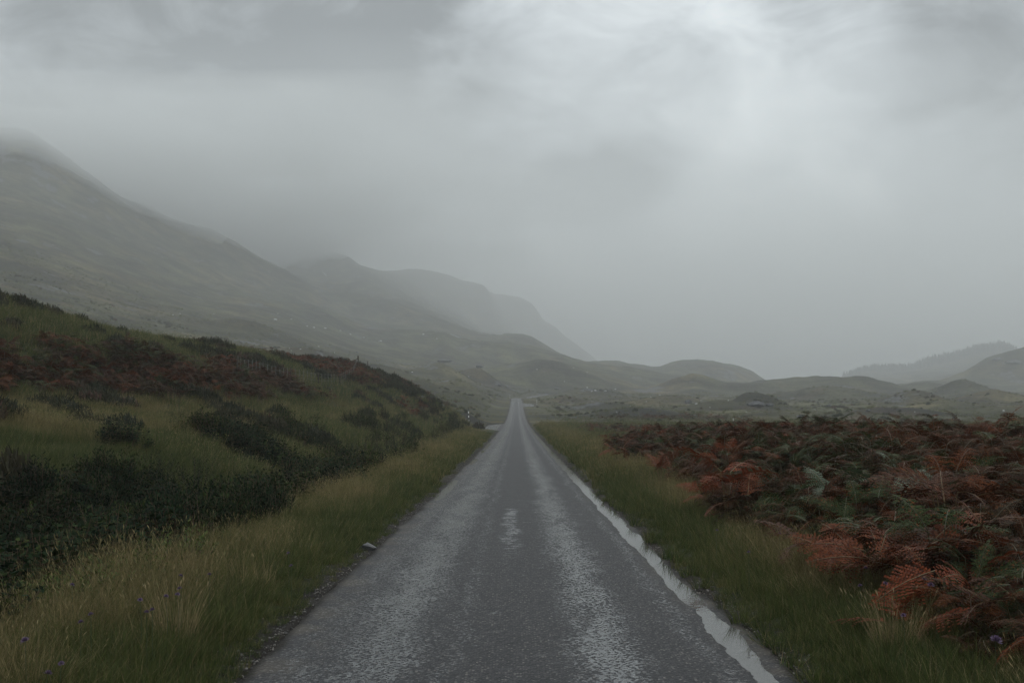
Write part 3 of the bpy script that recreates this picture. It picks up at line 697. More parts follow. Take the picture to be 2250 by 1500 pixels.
def frond_geo(mb, base, dirn, length, up, seed, n_p=15, mi=0, mi_stem=1, droop=.9, detail=9, curl=.2):
    """a pinnate fern blade: arched midrib, pinnae in pairs, each with small leaflets"""
    r = random.Random(seed)
    base = Vector(base); dirn = Vector(dirn); dirn.z = 0; dirn.normalize(); side = Vector((-dirn.y, dirn.x, 0))
    pts = []
    for k in range(n_p+3):
        s = k/(n_p+2)
        pts.append(base+dirn*length*(s*.92)+Vector((0, 0, length*(up*s-droop*s*s)))+side*curl*length*.25*s*s)
    mb.tube([pts[i] for i in range(0, len(pts), 3)]+[pts[-1]], [.006*(1-.8*i/((len(pts)+2)//3)) for i in range((len(pts)+2)//3)]+[.001], 3, mi_stem, False)
    gap = length*.92/(n_p+2)
    for k in range(1, n_p+2):
        s = k/(n_p+2)
        pl = length*.44*(1-s)**.75*(.45+.55*min(1, s*5))*r.uniform(.85, 1.1)
        if pl < .012: continue
        tng = (pts[k+1]-pts[k-1]).normalized()
        for sg in (-1, 1):
            pd = (side*sg+tng*.45+Vector((0, 0, r.uniform(-.15, .25)))).normalized()
            nrm = tng.cross(pd).normalized()*sg
            if nrm.z < 0: nrm = -nrm
            nl = max(3, int(detail*pl/(length*.44)+2))
            lw = pl/nl*.98
            dr = r.uniform(.1, .55)*curl*2+.12
            for j in range(nl):
                q = (j+.5)/nl
                c = pts[k]+pd*pl*q-Vector((0, 0, pl*dr*q*q))
                ll = min(gap*.74, pl*.34)*(1-q*.65)*r.uniform(.8, 1.2)
                pq = nrm.cross(pd).normalized()
                tilt = r.uniform(-.5, .5)
                for s2 in (-1, 1):
                    d2 = (pq*s2+pd*.35+nrm*(tilt*.6-.15)).normalized()
                    e = c+d2*ll
                    mb.add([c-pd*lw*.42, e-pd*lw*.14, e+pd*lw*.22, c+pd*lw*.42], [(0, 1, 2, 3)], mi)
def bracken_plant(name, seed, nf, h, L, detail=8, n_p=13):
    r = random.Random(seed); mb = MB()
    for i in range(nf):
        a = i*2*math.pi/nf+r.uniform(-.5, .5); ln = r.uniform(.05, .22)
        hh = h*r.uniform(.55, 1.05); top = Vector((math.cos(a)*ln, math.sin(a)*ln, hh))
        mb.tube([Vector((r.uniform(-.05, .05), r.uniform(-.05, .05), -.05)), top*.6+Vector((0, 0, .02)), top], [.006, .005, .004], 3, 1, False)
        frond_geo(mb, top, (math.cos(a), math.sin(a), 0), L*r.uniform(.7, 1.15), r.uniform(.05, .75), seed*31+i, n_p, 0, 1, r.uniform(.25, .95), detail, r.uniform(.05, .5))
    return mb.mesh(name, [M_BRACK, M_STEM])
LIB['bracken'] = [lib_obj('bracken_plant.%03d' % i, bracken_plant('b', 400+i, 6, .66, .46, 8, 14)) for i in range(8)]
LIB['bracken_far'] = [lib_obj('bracken_clump.%03d' % i, bracken_plant('bf', 450+i, 6, .6, .55, 4, 8)) for i in range(5)]
LIB['bracken_tall'] = [lib_obj('bracken_upright.%03d' % i, bracken_plant('bt', 470+i, 3, .85, .42, 6, 11)) for i in range(3)]

def leaf_quad(mb, p, d, n, L, W, mi=0):
    d = Vector(d).normalized(); s = d.cross(Vector(n)).normalized()*W/2; p = Vector(p)
    nn_ = s.cross(d).normalized()*L*.08
    mb.add([p, p+d*L*.35+s-nn_, p+d*L*.75+s*.8-nn_, p+d*L, p+d*L*.75-s*.8-nn_, p+d*L*.35-s-nn_], [(0, 1, 2, 3), (0, 3, 4, 5)], mi)
def shrub_parts(seed, h, rad_, nst, L, W, lps, whorl=True):
    """upright stems with leaves; returns (stems MB, leaves MB)"""
    r = random.Random(seed); st = MB(); lf = MB()
    for i in range(nst):
        a = r.uniform(0, 2*math.pi); rr = rad_*math.sqrt(r.random())
        hh = h*r.uniform(.6, 1.05)*(1-.45*(rr/rad_)**2)
        b0 = Vector((math.cos(a)*rr*.45, math.sin(a)*rr*.45, -.04)); tp = Vector((math.cos(a)*rr, math.sin(a)*rr, hh))
        md = b0.lerp(tp, .5)+Vector((r.uniform(-.04, .04), r.uniform(-.04, .04), .04*h))
        st.tube([b0, md, tp], [.006, .004, .002], 3, 0, False)
        for k in range(lps):
            s = .35+.65*(k+1)/lps
            p = b0.lerp(md, s*2) if s < .5 else md.lerp(tp, s*2-1)
            an = k*2.4+r.random(); up_ = .5+.9*s*r.random()
            d = Vector((math.cos(an), math.sin(an), up_ if whorl else r.uniform(-.3, .6)))
            leaf_quad(lf, p, d, (r.uniform(-.4, .4), r.uniform(-.4, .4), 1), L*r.uniform(.7, 1.2), W*r.uniform(.8, 1.2))
    return st, lf
def shrub_mesh(name, *a, **k):
    st, lf = shrub_parts(*a, **k)
    b = len(lf.v); lf.v += st.v
    for q in st.q: lf.q.append([b+i for i in q]); lf.mq.append(1)
    for q in st.t: lf.t.append([b+i for i in q]); lf.mt.append(1)
    return lf.mesh(name, [M_SHRUB, M_TWIG])
LIB['myrtle'] = [lib_obj('myrtle_sprig.%03d' % i, shrub_mesh('m', 500+i, .5, .26, 26, .05, .016, 13)) for i in range(4)]
LIB['bramble'] = [lib_obj('bramble_sprig.%03d' % i, shrub_mesh('r', 540+i, .5, .36, 26, .05, .034, 10, False)) for i in range(4)]
def heather_mesh(name, seed, h=.32, rd=.3, n=90):
    r = random.Random(seed); vs = []; qs = []
    for i in range(n):
        a = r.uniform(0, 2*math.pi); rr = rd*math.sqrt(r.random()); hh = h*r.uniform(.6, 1.1)*(1-.6*(rr/rd)**2)
        x, y = math.cos(a)*rr, math.sin(a)*rr
        for k in range(4):
            z0 = hh*(.35+.2*k); aa = r.uniform(0, 6.28); L = .05; w = .012
            dx_, dy_ = math.cos(aa), math.sin(aa); b = len(vs)
            x0, y0 = x+r.uniform(-.02, .02), y+r.uniform(-.02, .02)
            vs += [(x0-dy_*w, y0+dx_*w, z0-.03), (x0+dy_*w, y0-dx_*w, z0-.03), (x0+dx_*L*.6+dy_*w*.5, y0+dy_*L*.6-dx_*w*.5, z0+L), (x0+dx_*L*.6-dy_*w*.5, y0+dy_*L*.6+dx_*w*.5, z0+L)]
            qs.append((b, b+1, b+2, b+3))
    return mesh_np(name, np.array(vs), np.array(qs), [M_HEATH])
LIB['heather'] = [lib_obj('heather_clump.%03d' % i, heather_mesh('h', 600+i)) for i in range(4)]
def spruce_mesh(name, seed):
    r = random.Random(seed); mb = MB(); H = 9.0
    mb.tube([(0, 0, -.5), (0, 0, H*.5), (0, 0, H)], [.16, .1, .02], 5, 1)
    z = .8
    while z < H*.98:
        R0 = 1.9*(1-z/H)**.8+.12; n = 9
        for k in range(n):
            a = k*2*math.pi/n+r.random(); rr = R0*r.uniform(.6, 1.15); w = rr*.42
            o = Vector((math.cos(a), math.sin(a), 0)); s = Vector((-o.y, o.x, 0))
            mb.add([Vector((0, 0, z+.35)), o*rr*.6+s*w+Vector((0, 0, z+.05)), o*rr+Vector((0, 0, z-.3)), o*rr*.6-s*w+Vector((0, 0, z+.05))], [(0, 1, 2, 3)], 0)
        z += .42
    return mb.mesh(name, [M_SPRUCE, M_TWIG])
LIB['spruce'] = [lib_obj('spruce.%03d' % i, spruce_mesh('s', 700+i)) for i in range(3)]

LIBC = {}
for k, lst in LIB.items():
    cc_ = bpy.data.collections.new('library_'+k)
    for o in lst: cc_.objects.link(o)
    LIBC[k] = cc_

# ------------------------------------------------------------------ scattering with geometry nodes (only for what nobody could count)
def scatter(name, key, P, scale, tint, tilt=.15, label=None, cat=None):
    n = len(P)
    if n == 0: return
    me = bpy.data.meshes.new(name); me.vertices.add(n); me.vertices.foreach_set('co', np.asarray(P, np.float32).ravel())
    def fa(nm, typ, arr, fld):
        a = me.attributes.new(nm, typ, 'POINT'); a.data.foreach_set(fld, np.asarray(arr).ravel())
    rot = np.stack([rng.normal(0, tilt, n), rng.normal(0, tilt, n), rng.uniform(0, 6.283, n)], 1).astype(np.float32)
    fa('rot', 'FLOAT_VECTOR', rot, 'vector')
    sc3 = np.asarray(scale, np.float32)
    if sc3.ndim == 1: sc3 = np.stack([sc3, sc3, sc3*rng.uniform(.8, 1.2, n)], 1).astype(np.float32)
    fa('scl', 'FLOAT_VECTOR', sc3, 'vector')
    fa('tint', 'FLOAT', np.clip(tint, 0, 1).astype(np.float32), 'value')
    fa('var', 'INT', rng.integers(0, len(LIB[key]), n).astype(np.int32), 'value')
    ng = bpy.data.node_groups.new('scatter_'+name, 'GeometryNodeTree')
    ng.interface.new_socket('Geometry', in_out='INPUT', socket_type='NodeSocketGeometry')
    ng.interface.new_socket('Geometry', in_out='OUTPUT', socket_type='NodeSocketGeometry')
    N = ng.nodes; L = ng.links
    gi = N.new('NodeGroupInput'); go = N.new('NodeGroupOutput')
    ci = N.new('GeometryNodeCollectionInfo'); ci.inputs[0].default_value = LIBC[key]
    ci.inputs['Separate Children'].default_value = True; ci.inputs['Reset Children'].default_value = True
    ip = N.new('GeometryNodeInstanceOnPoints')
    def na_(nm, typ):
        x = N.new('GeometryNodeInputNamedAttribute'); x.data_type = typ; x.inputs[0].default_value = nm; return x.outputs[0]
    e2r = N.new('FunctionNodeEulerToRotation')
    L.new(na_('rot', 'FLOAT_VECTOR'), e2r.inputs[0]); L.new(e2r.outputs[0], ip.inputs['Rotation'])
    L.new(na_('scl', 'FLOAT_VECTOR'), ip.inputs['Scale']); L.new(na_('var', 'INT'), ip.inputs['Instance Index'])
    ip.inputs['Pick Instance'].default_value = True
    L.new(gi.outputs[0], ip.inputs['Points']); L.new(ci.outputs[0], ip.inputs['Instance']); L.new(ip.outputs[0], go.inputs[0])
    o = link(bpy.data.objects.new(name, me)); md = o.modifiers.new('scatter', 'NODES'); md.node_group = ng
    props(o, label, cat, None, 'stuff')
    return o

def sample(n, d0, d1, px0=-260, px1=2520, power=1.0):
    """points on the ground, even per picture area in bearing and ~ depth^power in distance"""
    q = rng.random(n)
    if power == 0: d = d0*(d1/d0)**q
    else: d = (d0**power+(d1**power-d0**power)*q)**(1/power)
    px = rng.uniform(px0, px1, n)
    X = (px-1125)/F*d
    return X, d
def veg_points(n, d0, d1, power, f):
    X, Y = sample(n, d0, d1, power=power)
    Z = ground_z(X, Y); z = zones(X, Y, Z)
    keep = rng.random(n) < f(z, X, Y)
    return X[keep], Y[keep], Z[keep], {k: v[keep] for k, v in z.items()}
def P3(X, Y, Z, dz=0): return np.stack([X, Y, Z+dz], 1)

# green and straw grass of the verges and the bank
def f_green(z, X, Y):
    ed = sstep(z['off']+.16*z['n2'], -.02, .22)
    return ed*(1-.8*z['bracken'])*(1-.85*z['scrub'])*(1-.4*z['heath'])*(1-.3*z['tan'])
X, Y, Z, z = veg_points(60000, 4.5, 26, 1.0, f_green)
n = len(X); sz = (.65+.5*rng.random(n))*(.30+.70*sstep(z['off']+.1*z['n2'], .05, .8))*(1+.012*Y)
scatter('short_grass', 'green', P3(X, Y, Z), sz, .12+.35*z['tan']+.16*rng.normal(size=n)+.18*z['n1'], .18)
X, Y, Z, z = veg_points(42000, 4.5, 30, 1.0, lambda z, X, Y: sstep(z['off'], .45, 1.1)*z['tan']*sstep(z['n2']+.5*z['n1'], -.5, .1)*(1-.8*z['bracken'])*(1-.7*z['scrub']))
n = len(X)
scatter('straw_grass', 'tall', P3(X, Y, Z), (.42+.5*rng.random(n))*(1+.01*Y)*(1+.4*z['n1']), .72+.26*rng.normal(size=n)+.25*z['n1'], .2)
X, Y, Z, z = veg_points(60000, 24, 135, .6, lambda z, X, Y: sstep(z['off'], .15, .5)*(1-.75*z['bracken'])*(1-.7*z['scrub'])*(1-.5*z['heath']))
n = len(X)
scatter('bank_grass', 'far', P3(X, Y, Z), (.62+.5*rng.random(n))*(.8+.006*Y)*(.6+.4*sstep(z['off'], .2, 1))*(1-.75*z['left']*sstep(Y, 80, 98)*(1-sstep(z['off'], 2.0, 4.0)))*(1-.35*sstep(Y, 50, 80)*(1-sstep(z['off'], .8, 2.0))), .26+.45*z['tan']+.18*rng.normal(size=n)+.28*z['n1'], .2)
X, Y, Z, z = veg_points(26000, 120, 500, .7, lambda z, X, Y: sstep(z['off'], .4, 1.2)*(.35+.65*sstep(z['n3'], -.2, .3)))
n = len(X)
scatter('moor_grass', 'far', P3(X, Y, Z, -.08), (.8+.6*rng.random(n))*(.8+.002*Y)*np.where(z['off'] < 5, np.where((Y > 225) & (Y < 280), .3, .6), 1), .22+.12*rng.normal(size=n)+.35*z['n1']-.15*z['n3']+.40*(1-sstep(z['off'], 1.5, 3.5)), .25)
X, Y, Z, z = veg_points(16000, 140, 380, .6, lambda z, X, Y: sstep(z['off'], 3, 8)*.8*sstep(fbm(X, Y*.35, 9, 5, 64, .75)+.5*fbm(X, Y, 50, 3, 65), .05, .6))
n = len(X)
scatter('moor_heather', 'heather', P3(X, Y, Z, -.05), (.8+1.0*rng.random(n))*(.8+.0015*Y), .5+.25*rng.normal(size=n), .2)

# grit washed to the road edges
def grit(n, d0, d1):
    Y = d0*(d1/d0)**rng.random(n); sd = rng.random(n) < .5
    o = np.abs(rng.normal(0, .16, n))-.01; X = road_x(Y)+np.where(sd, -edge_l(Y)-o, edge_r(Y)+o-.02)
    Z = np.maximum(ground_z(X, Y), road_z(Y)-.028)
    return P3(X, Y, Z)
P_ = grit(9000, 4.5, 45)
LIB['grit'] = [lib_obj('pebble.%03d' % i, None) for i in range(0)]
def pebble(name, seed):
    r = random.Random(seed); mb = MB(); t_ = (1+5**.5)/2
    vs = [Vector(v).normalized() for v in [(-1,t_,0),(1,t_,0),(-1,-t_,0),(1,-t_,0),(0,-1,t_),(0,1,t_),(0,-1,-t_),(0,1,-t_),(t_,0,-1),(t_,0,1),(-t_,0,-1),(-t_,0,1)]]
    vs = [Vector((v.x, v.y*.8, v.z*.6))*r.uniform(.7, 1.2)*.011 for v in vs]
    mb.add(vs, [(0,11,5),(0,5,1),(0,1,7),(0,7,10),(0,10,11),(1,5,9),(5,11,4),(11,10,2),(10,7,6),(7,1,8),(3,9,4),(3,4,2),(3,2,6),(3,6,8),(3,8,9),(4,9,5),(2,4,11),(6,2,10),(8,6,7),(9,8,1)], 0)
    return mb.mesh(name, [M_GRIT])
M_GRIT = leaf_mat('road_grit', [(0, (.012, .011, .010)), (.6, (.045, .042, .038)), (1, (.20, .18, .16))], .4, .4, 0, .3)
LIB['grit'] = [lib_obj('pebble.%03d' % i, pebble('p', i)) for i in range(4)]
cc_ = bpy.data.collections.new('library_grit')
for o in LIB['grit']: cc_.objects.link(o)
LIBC['grit'] = cc_
scatter('grit', 'grit', P_, .35+1.1*rng.random(len(P_))**3, rng.random(len(P_)), .5)

# taller tufts leaning over the puddle
n = 170; Y = 6*(34/6)**rng.random(n); X = road_x(Y)+edge_r(Y)+.0+np.abs(rng.normal(0, .10, n))
cl_ = fbm(Y, Y*0+5, 1.2, 3, 120) > -.1; X, Y = X[cl_], Y[cl_]
scatter('puddle_grass', 'green', P3(X, Y, ground_z(X, Y)), .40+.55*rng.random(len(X)), .12+.2*rng.normal(size=len(X)), .3)

# bracken beds
def tintb(z, n, X, Y):
    g = sstep(fbm(X, Y, 2.6, 3, 81)+.25*rng.normal(size=n), .05, .38)*np.where(z['left'], .55, .9)
    t_ = .37+.18*rng.normal(size=n)+.35*z['n1']+np.where(z['left'] & (Y > 75), .18, 0)
    return np.clip(np.where(g > rng.random(n), .08+.08*rng.random(n), np.clip(t_, .28, 1)), 0, 1)
X, Y, Z, z = veg_points(20000, 5, 34, 1.1, lambda z, X, Y: (z['bracken'] > .5)*np.where(z['left'], .8, .7)*sstep(z['n2']+.5*z['n1'], -.55, -.15))
n = len(X)
scatter('bracken_bed', 'bracken', P3(X, Y, Z), (.5+.7*rng.random(n)**1.3)*(.75+.25*sstep(z['off'], 1.5, 4))*(1+.45*z['n2']+.35*z['n1']), tintb(z, n, X, Y), .38)
X, Y, Z, z = veg_points(46000, 30, 180, .8, lambda z, X, Y: (z['bracken'] > .45)*1.0)
n = len(X)
scatter('bracken_slope', 'bracken_far', P3(X, Y, Z), (.75+.55*rng.random(n))*np.where(z['left'], .95, 1.0), tintb(z, n, X, Y), .25)
X, Y, Z, z = veg_points(2600, 12, 48, 1, lambda z, X, Y: (z['bracken'] > .8)*(~z['left'])*1.0)
n = len(X)
scatter('bracken_tops', 'bracken_tall', P3(X, Y, Z), .62+.62*rng.random(n)**3, np.clip(.35+.2*rng.normal(size=n), .1, .9), .12)
# scrub and heather
X, Y, Z, z = veg_points(15000, 6, 34, 1.0, lambda z, X, Y: (z['scrub'] > .4)*(.75))
n = len(X); sel = (z['n1']+.4*z['n2']) > .02
scatter('bramble_scrub', 'bramble', P3(X, Y, Z)[sel], ((.8+.6*rng.random(n))*(1+.01*Y))[sel], (.30+.3*rng.normal(size=n)+.4*z['n2'])[sel], .3)
scatter('myrtle_scrub', 'myrtle', P3(X, Y, Z)[~sel], ((.8+.6*rng.random(n))*(1+.01*Y))[~sel], (.42+.3*rng.normal(size=n)+.4*z['n2'])[~sel], .2)
X, Y, Z, z = veg_points(26000, 26, 125, .8, lambda z, X, Y: z['scrub']*.55)
n = len(X)
scatter('ditch_scrub', 'myrtle', P3(X, Y, Z), (1.0+.7*rng.random(n))*(1+.004*Y)*(1+.5*z['n2']), .5+.3*rng.normal(size=n)+.4*z['n2'], .25)
X, Y, Z, z = veg_points(36000, 12, 135, .8, lambda z, X, Y: np.clip(z['heath'], 0, 1)*.9)
n = len(X)
scatter('heather', 'heather', P3(X, Y, Z), (1.0+.6*rng.random(n))*(1+.006*Y), .35+.25*rng.normal(size=n), .2)

# conifer plantation on the far right hill
n = 1500
px = rng.uniform(1850, 2235, n); d = rng.uniform(1380, 1500, n); X = (px-1125)/F*d
edge_ok = rng.random(n) < np.clip((px-1850)/25, .15, 1)
X, d = X[edge_ok], d[edge_ok]; Z = ground_z(X, d)
scatter('conifer_wood', 'spruce', P3(X, d, Z), .7+.5*rng.random(len(X)), rng.random(len(X)), .03)

# ------------------------------------------------------------------ things
def empty(name, loc, rz=0.0, label=None, cat=None, group=None, scale=1.0):
    o = bpy.data.objects.new(name, None); o.empty_display_size = .2; link(o)
    o.location = loc; o.rotation_euler = (0, 0, rz); o.scale = (scale,)*3
    return props(o, label, cat, group)
def part(name, me, parent, **k):
    return props(link(bpy.data.objects.new(name, me), parent), **k)
def cyl(r0, r1, z0, z1, n=10, mats=None, name='post', bev=True):
    mb = MB(); mb.tube([(0, 0, z0), (0, 0, z1)], [r0, r1], n, 0, True)
    mb.v.append(Vector((0, 0, z0))); return mb.mesh(name, mats)

# striped passing place markers
BLACKSEG = cyl(.055, .055, 0, .30, 12, [M_BLACK], 'dark_band'); WHITESEG = cyl(.0565, .0565, 0, .26, 12, [M_WHITE], 'white_band')
BASE = cyl(.055, .055, -.3, .12, 12, [M_BLACK], 'foot')
CAPM = MB(); CAPM.tube([(0, 0, 0), (0, 0, .10), (0, 0, .16), (0, 0, .19)], [.058, .058, .04, .008], 12); CAPM = CAPM.mesh('cap', [M_BLACK])
def marker(x, y, label, lean=0.0, s=1.0):
    o = empty('marker_post', (x, y, gz(x, y)), .3, label, 'marker post', 'striped posts at the passing places', s)
    o.rotation_euler = (lean*.5, lean, .3)
    part('foot', BASE, o)
    z = .12
    for i in range(3):
        part('white_band', WHITESEG, o).location = (0, 0, z); z += .26
        part('dark_band', BLACKSEG, o).location = (0, 0, z); z += .30
    part('cap', CAPM, o).location = (0, 0, z)
    return o
marker(-5.85, 135, 'black and white striped pole left of the road where the bank ends', -.03, 1.02)
marker(7.25, 291, 'distant striped pole right of the road at the far passing place')
marker(-.75+.0, 348, 'small pale pole left of the road at the top of the rise', 0, .9)

# fences on the left bank
def fence(label, pts, strainers, braces=(), drop=9):
    p0 = Vector((pts[0][0], pts[0][1], gz(*pts[0])))
    o = empty('wire_fence', p0, 0, label, 'fence')
    tops = []
    for i, (x, y) in enumerate(pts):
        b = Vector((x, y, gz(x, y)))-p0; big = i in strainers; h = 1.35 if big else 1.1; r = .085 if big else .045
        mb = MB(); lx, ly = rng.normal(0, .03, 2)
        mb.tube([b+Vector((0, 0, -.3)), b+Vector((lx*.5, ly*.5, h*.5)), b+Vector((lx, ly, h))], [r, r, r*.92], 7)
        part('post', mb.mesh('post', [M_WOOD]), o)
        tops.append((b, h))
        if big and i in braces:
            d = Vector((-1.25, .1, 0)); e = b+d; ez = gz(x+d.x, y+d.y)-p0.z
            mb = MB(); mb.tube([Vector((e.x, e.y, ez)), b+Vector((0, 0, h*.82))], [.045, .045], 6)
            part('brace', mb.mesh('brace', [M_WOOD]), o)
    for k, hh in enumerate((.25, .5, .75, 1.0)):
        mb = MB()
        for (a, ha), (b, hb) in zip(tops[:-1], tops[1:]):
            q = [a.lerp(b, s)+Vector((0, 0, hh-.04*math.sin(math.pi*s))) for s in (0, .25, .5, .75, 1)]
            mb.tube(q, [.004]*5, 3, 0, False)
        part('wire', mb.mesh('wire', [M_WIRE]), o)
    dm = MB(); dm.tube([(0, 0, .0), (0, 0, 1.05)], [.014, .014], 4); dm = dm.mesh('dropper', [M_WIRE])
    for (a, ha), (b, hb) in zip(tops[:-1], tops[1:]):
        for j in range(1, drop):
            q = a.lerp(b, j/drop); q.z = gz(q.x+p0.x, q.y+p0.y)-p0.z-.02
            part('dropper', dm, o).location = q
    return o
def ptd(px, d): return ((px-1125)/F*d, d)
def crest(px, d0=85, d1=134):
    d = np.linspace(d0, d1, 200); X_ = (px-1125)/F*d; g = (ground_z(X_, d)-EYE)/d; i = int(np.argmax(g)); return (float(X_[i]), float(d[i]))
def onp(px, py, dmin=30):
    x, y, z = hit(px, py, dmin, 134); return (float(x), float(y))
fence('wire fence with a braced strainer post along the crest of the knoll', [crest(q) for q in (787, 808, 833, 866, 905, 945)], {0}, {0}, 5)
fence('old wire fence crossing the bank behind the bracken', [onp(q, w_) for q, w_ in ((520, 822), (579, 833), (640, 842), (700, 850), (747, 850), (775, 832))]+[crest(787)], {}, (), 7)

# boulders
def rock_mesh(name, seed, mat, flat=.7, n=2):
    import bmesh
    bm = bmesh.new(); bmesh.ops.create_icosphere(bm, subdivisions=3, radius=1)
    rr = random.Random(seed); pl = []
    for i in range(9):
        v = Vector((rr.gauss(0, 1), rr.gauss(0, 1), rr.gauss(0, .8))).normalized(); pl.append((v, rr.uniform(.55, .85)))
    for v in bm.verts:
        for nrm, dd in pl:
            k = v.co.dot(nrm)
            if k > dd: v.co -= nrm*(k-dd)
        nz = float(fbm(v.co.x*1.3+seed, v.co.y*1.3+v.co.z, .7, 3, 91)); v.co *= 1+.12*nz
        v.co.z *= flat
    me = bpy.data.meshes.new(name); bm.to_mesh(me); bm.free(); me.materials.append(mat); return me
RK = [rock_mesh('boulder', i, M_ROCK, .55+.1*(i % 3)) for i in range(5)]
PK = [rock_mesh('stone', 20+i, M_PALE, .6) for i in range(3)]
def boulder(px, py, wpx, pale, label, dmin=120, group=None, hgt=1.0):
    x, y, z = hit(px, py, dmin); s = wpx/2*y/F
    me = (PK if pale else RK)[int(px) % (3 if pale else 5)]
    o = link(bpy.data.objects.new('boulder' if not pale else 'stone', me))
    o.location = (x, y, z+s*.22); o.scale = (s, s*.8, s*hgt); o.rotation_euler = (0, 0, px*.7)
    return props(o, label, 'boulder' if not pale else 'stone', group)
boulder(1512, 886, 18, 0, 'rounded grey boulder alone on the open moor right of the road')
boulder(1760, 917, 24, 0, 'wedge shaped grey boulder with a pale top just behind the bracken', hgt=.7)
boulder(1822, 894, 13, 0, 'dark boulder near the middle of the moor, left of the low ridge')
boulder(1908, 903, 12, 0, 'small dark boulder with a pale fleck in front of the long low mound')
boulder(2097, 919, 12, 0, 'small dark boulder right of the long low mound')
boulder(2166, 939, 9, 0, 'little dark rock beside a white stone at the right edge of the moor')
boulder(1660, 893, 44, 0, 'broad dark rock outcrop, left half of a pair on the moor', hgt=.6)
boulder(1688, 892, 26, 0, 'smaller dark rock outcrop, right half of a pair on the moor', hgt=.6)
boulder(1052, 808, 24, 0, 'grey rock outcrop on the slope above the road', hgt=.5)
boulder(975, 798, 44, 0, 'broad grey crag on a hump of the left slope', hgt=.35)
boulder(785, 775, 9, 0, 'round dark rock on the slope above the knoll')
boulder(1098, 848, 12, 0, 'dark rock low on the slope above the top of the road')
boulder(1225, 856, 16, 0, 'dark rock on the mound behind the top of the road', hgt=.6)
boulder(1320, 858, 12, 0, 'bluish rock among white stones right of the mound')
boulder(2225, 800, 34, 0, 'grey crag on the rocky hill at the right edge', hgt=.6)
boulder(2190, 792, 26, 0, 'smaller pale grey crag on the shoulder of the rocky hill', hgt=.6)
boulder(1526, 912, 5, 1, 'bright white stone in the grass beyond the red bracken streak')
boulder(1530, 888, 6, 1, 'white stone beside the rounded grey boulder')
boulder(906, 818, 5, 1, 'white stone on the slope right of the knoll')
boulder(888, 840, 6, 1, 'white stone just above the red edge of the knoll')
boulder(835, 751, 9, 1, 'pale stone at the foot of the scree on the left slope')
boulder(605, 703, 9, 1, 'pale stone at the left end of the rocky band on the slope')
ORD = 'first second third fourth fifth sixth seventh eighth ninth tenth eleventh twelfth thirteenth fourteenth fifteenth sixteenth seventeenth eighteenth nineteenth twentieth'.split()
def ordered(items, text, fn):
    for i, it in enumerate(sorted(items)): fn(it, text % ORD[i])
G = 'small stones strewn over the hillside'
GL1 = [(735,775,4),(700,762,4),(660,768,4),(636,766,3),(640,771,3),(380,692,5),(396,690,4),(470,690,3),(610,690,4),(640,702,5),(770,735,6),(748,728,6),(800,742,5),(715,722,7),(690,720,6),(675,717,5),(1030,828,4),(1180,812,4),(1290,852,5),(1308,858,6),(1330,860,7),(1352,855,5),(1395,886,3),(1420,882,3),(1455,895,3),(1290,818,3),(1260,808,3),(1240,838,3),(960,745,5),(1300,860,5),(930,735,5),(1540,880,3)]
ordered([q for q in GL1 if q[0] < 700], 'small pale stone low on the left mountain slope, %s from the left there', lambda q, l: boulder(*q, 1, l, 135, G))
ordered([q for q in GL1 if 700 <= q[0] < 1000], 'small pale stone in the rocky band above the knoll, %s from its left end', lambda q, l: boulder(*q, 1, l, 135, G))
ordered([q for q in GL1 if 1000 <= q[0] < 1300], 'small pale stone on the mound behind the top of the road, %s from the left', lambda q, l: boulder(*q, 1, l, 135, G))
ordered([q for q in GL1 if q[0] >= 1300], 'small pale stone at the right foot of the mound, %s from the left', lambda q, l: boulder(*q, 1, l, 135, G))
G2 = 'pale stones scattered on the flat moor'
GL2 = [(1355,905,3),(1385,893,3),(1480,902,3),(1560,895,3),(1600,880,4),(1640,905,3),(1720,880,4),(1790,900,3),(1840,905,3),(1870,896,3),(1960,915,3),(2010,905,3),(2050,925,3),(2110,910,4),(2205,903,6),(2230,905,4),(2170,930,4),(1450,868,4),(1430,872,3)]
ordered([q for q in GL2 if q[0] < 1700], 'small pale stone on the flat moor between road and outcrop pair, %s from the left', lambda q, l: boulder(*q, 1, l, 135, G2))
ordered([q for q in GL2 if q[0] >= 1700], 'small pale stone on the flat moor right of the outcrop pair, %s from the left', lambda q, l: boulder(*q, 1, l, 135, G2))

# crumbling rock face cut into the end of the bank
def outcrop():
    r = random.Random(5); o = empty('rock_cutting', (-9.0, 118, gz(-9, 118)), 0, 'dark crumbling rock face cut into the end of the left bank', 'rock face')
    for i in range(16):
        y = 110+r.random()*17; x = -9.0+(y-118)*.20+r.uniform(-1.0, .7); me = RK[i % 5]
        s = r.uniform(.35, .9); b = part('rock', me, o)
        b.location = (x+9.0, y-118, gz(x, y)-gz(-9, 118)+s*.05); b.scale = (s*.8, s*1.6, s*.5); b.rotation_euler = (r.uniform(-.2, .2), .5, r.uniform(-.5, .5))
outcrop()
# stone slab lying at the road edge
x, y, z = hit(812, 1208); o = link(bpy.data.objects.new('stone', rock_mesh('slab', 77, M_SLATE, .35)))
o.location = (x, y, z+.04); o.scale = (.15, .075, .11); o.rotation_euler = (.25, .3, -.5)
props(o, 'dark flat stone with a shiny top lying on the left road edge', 'stone')
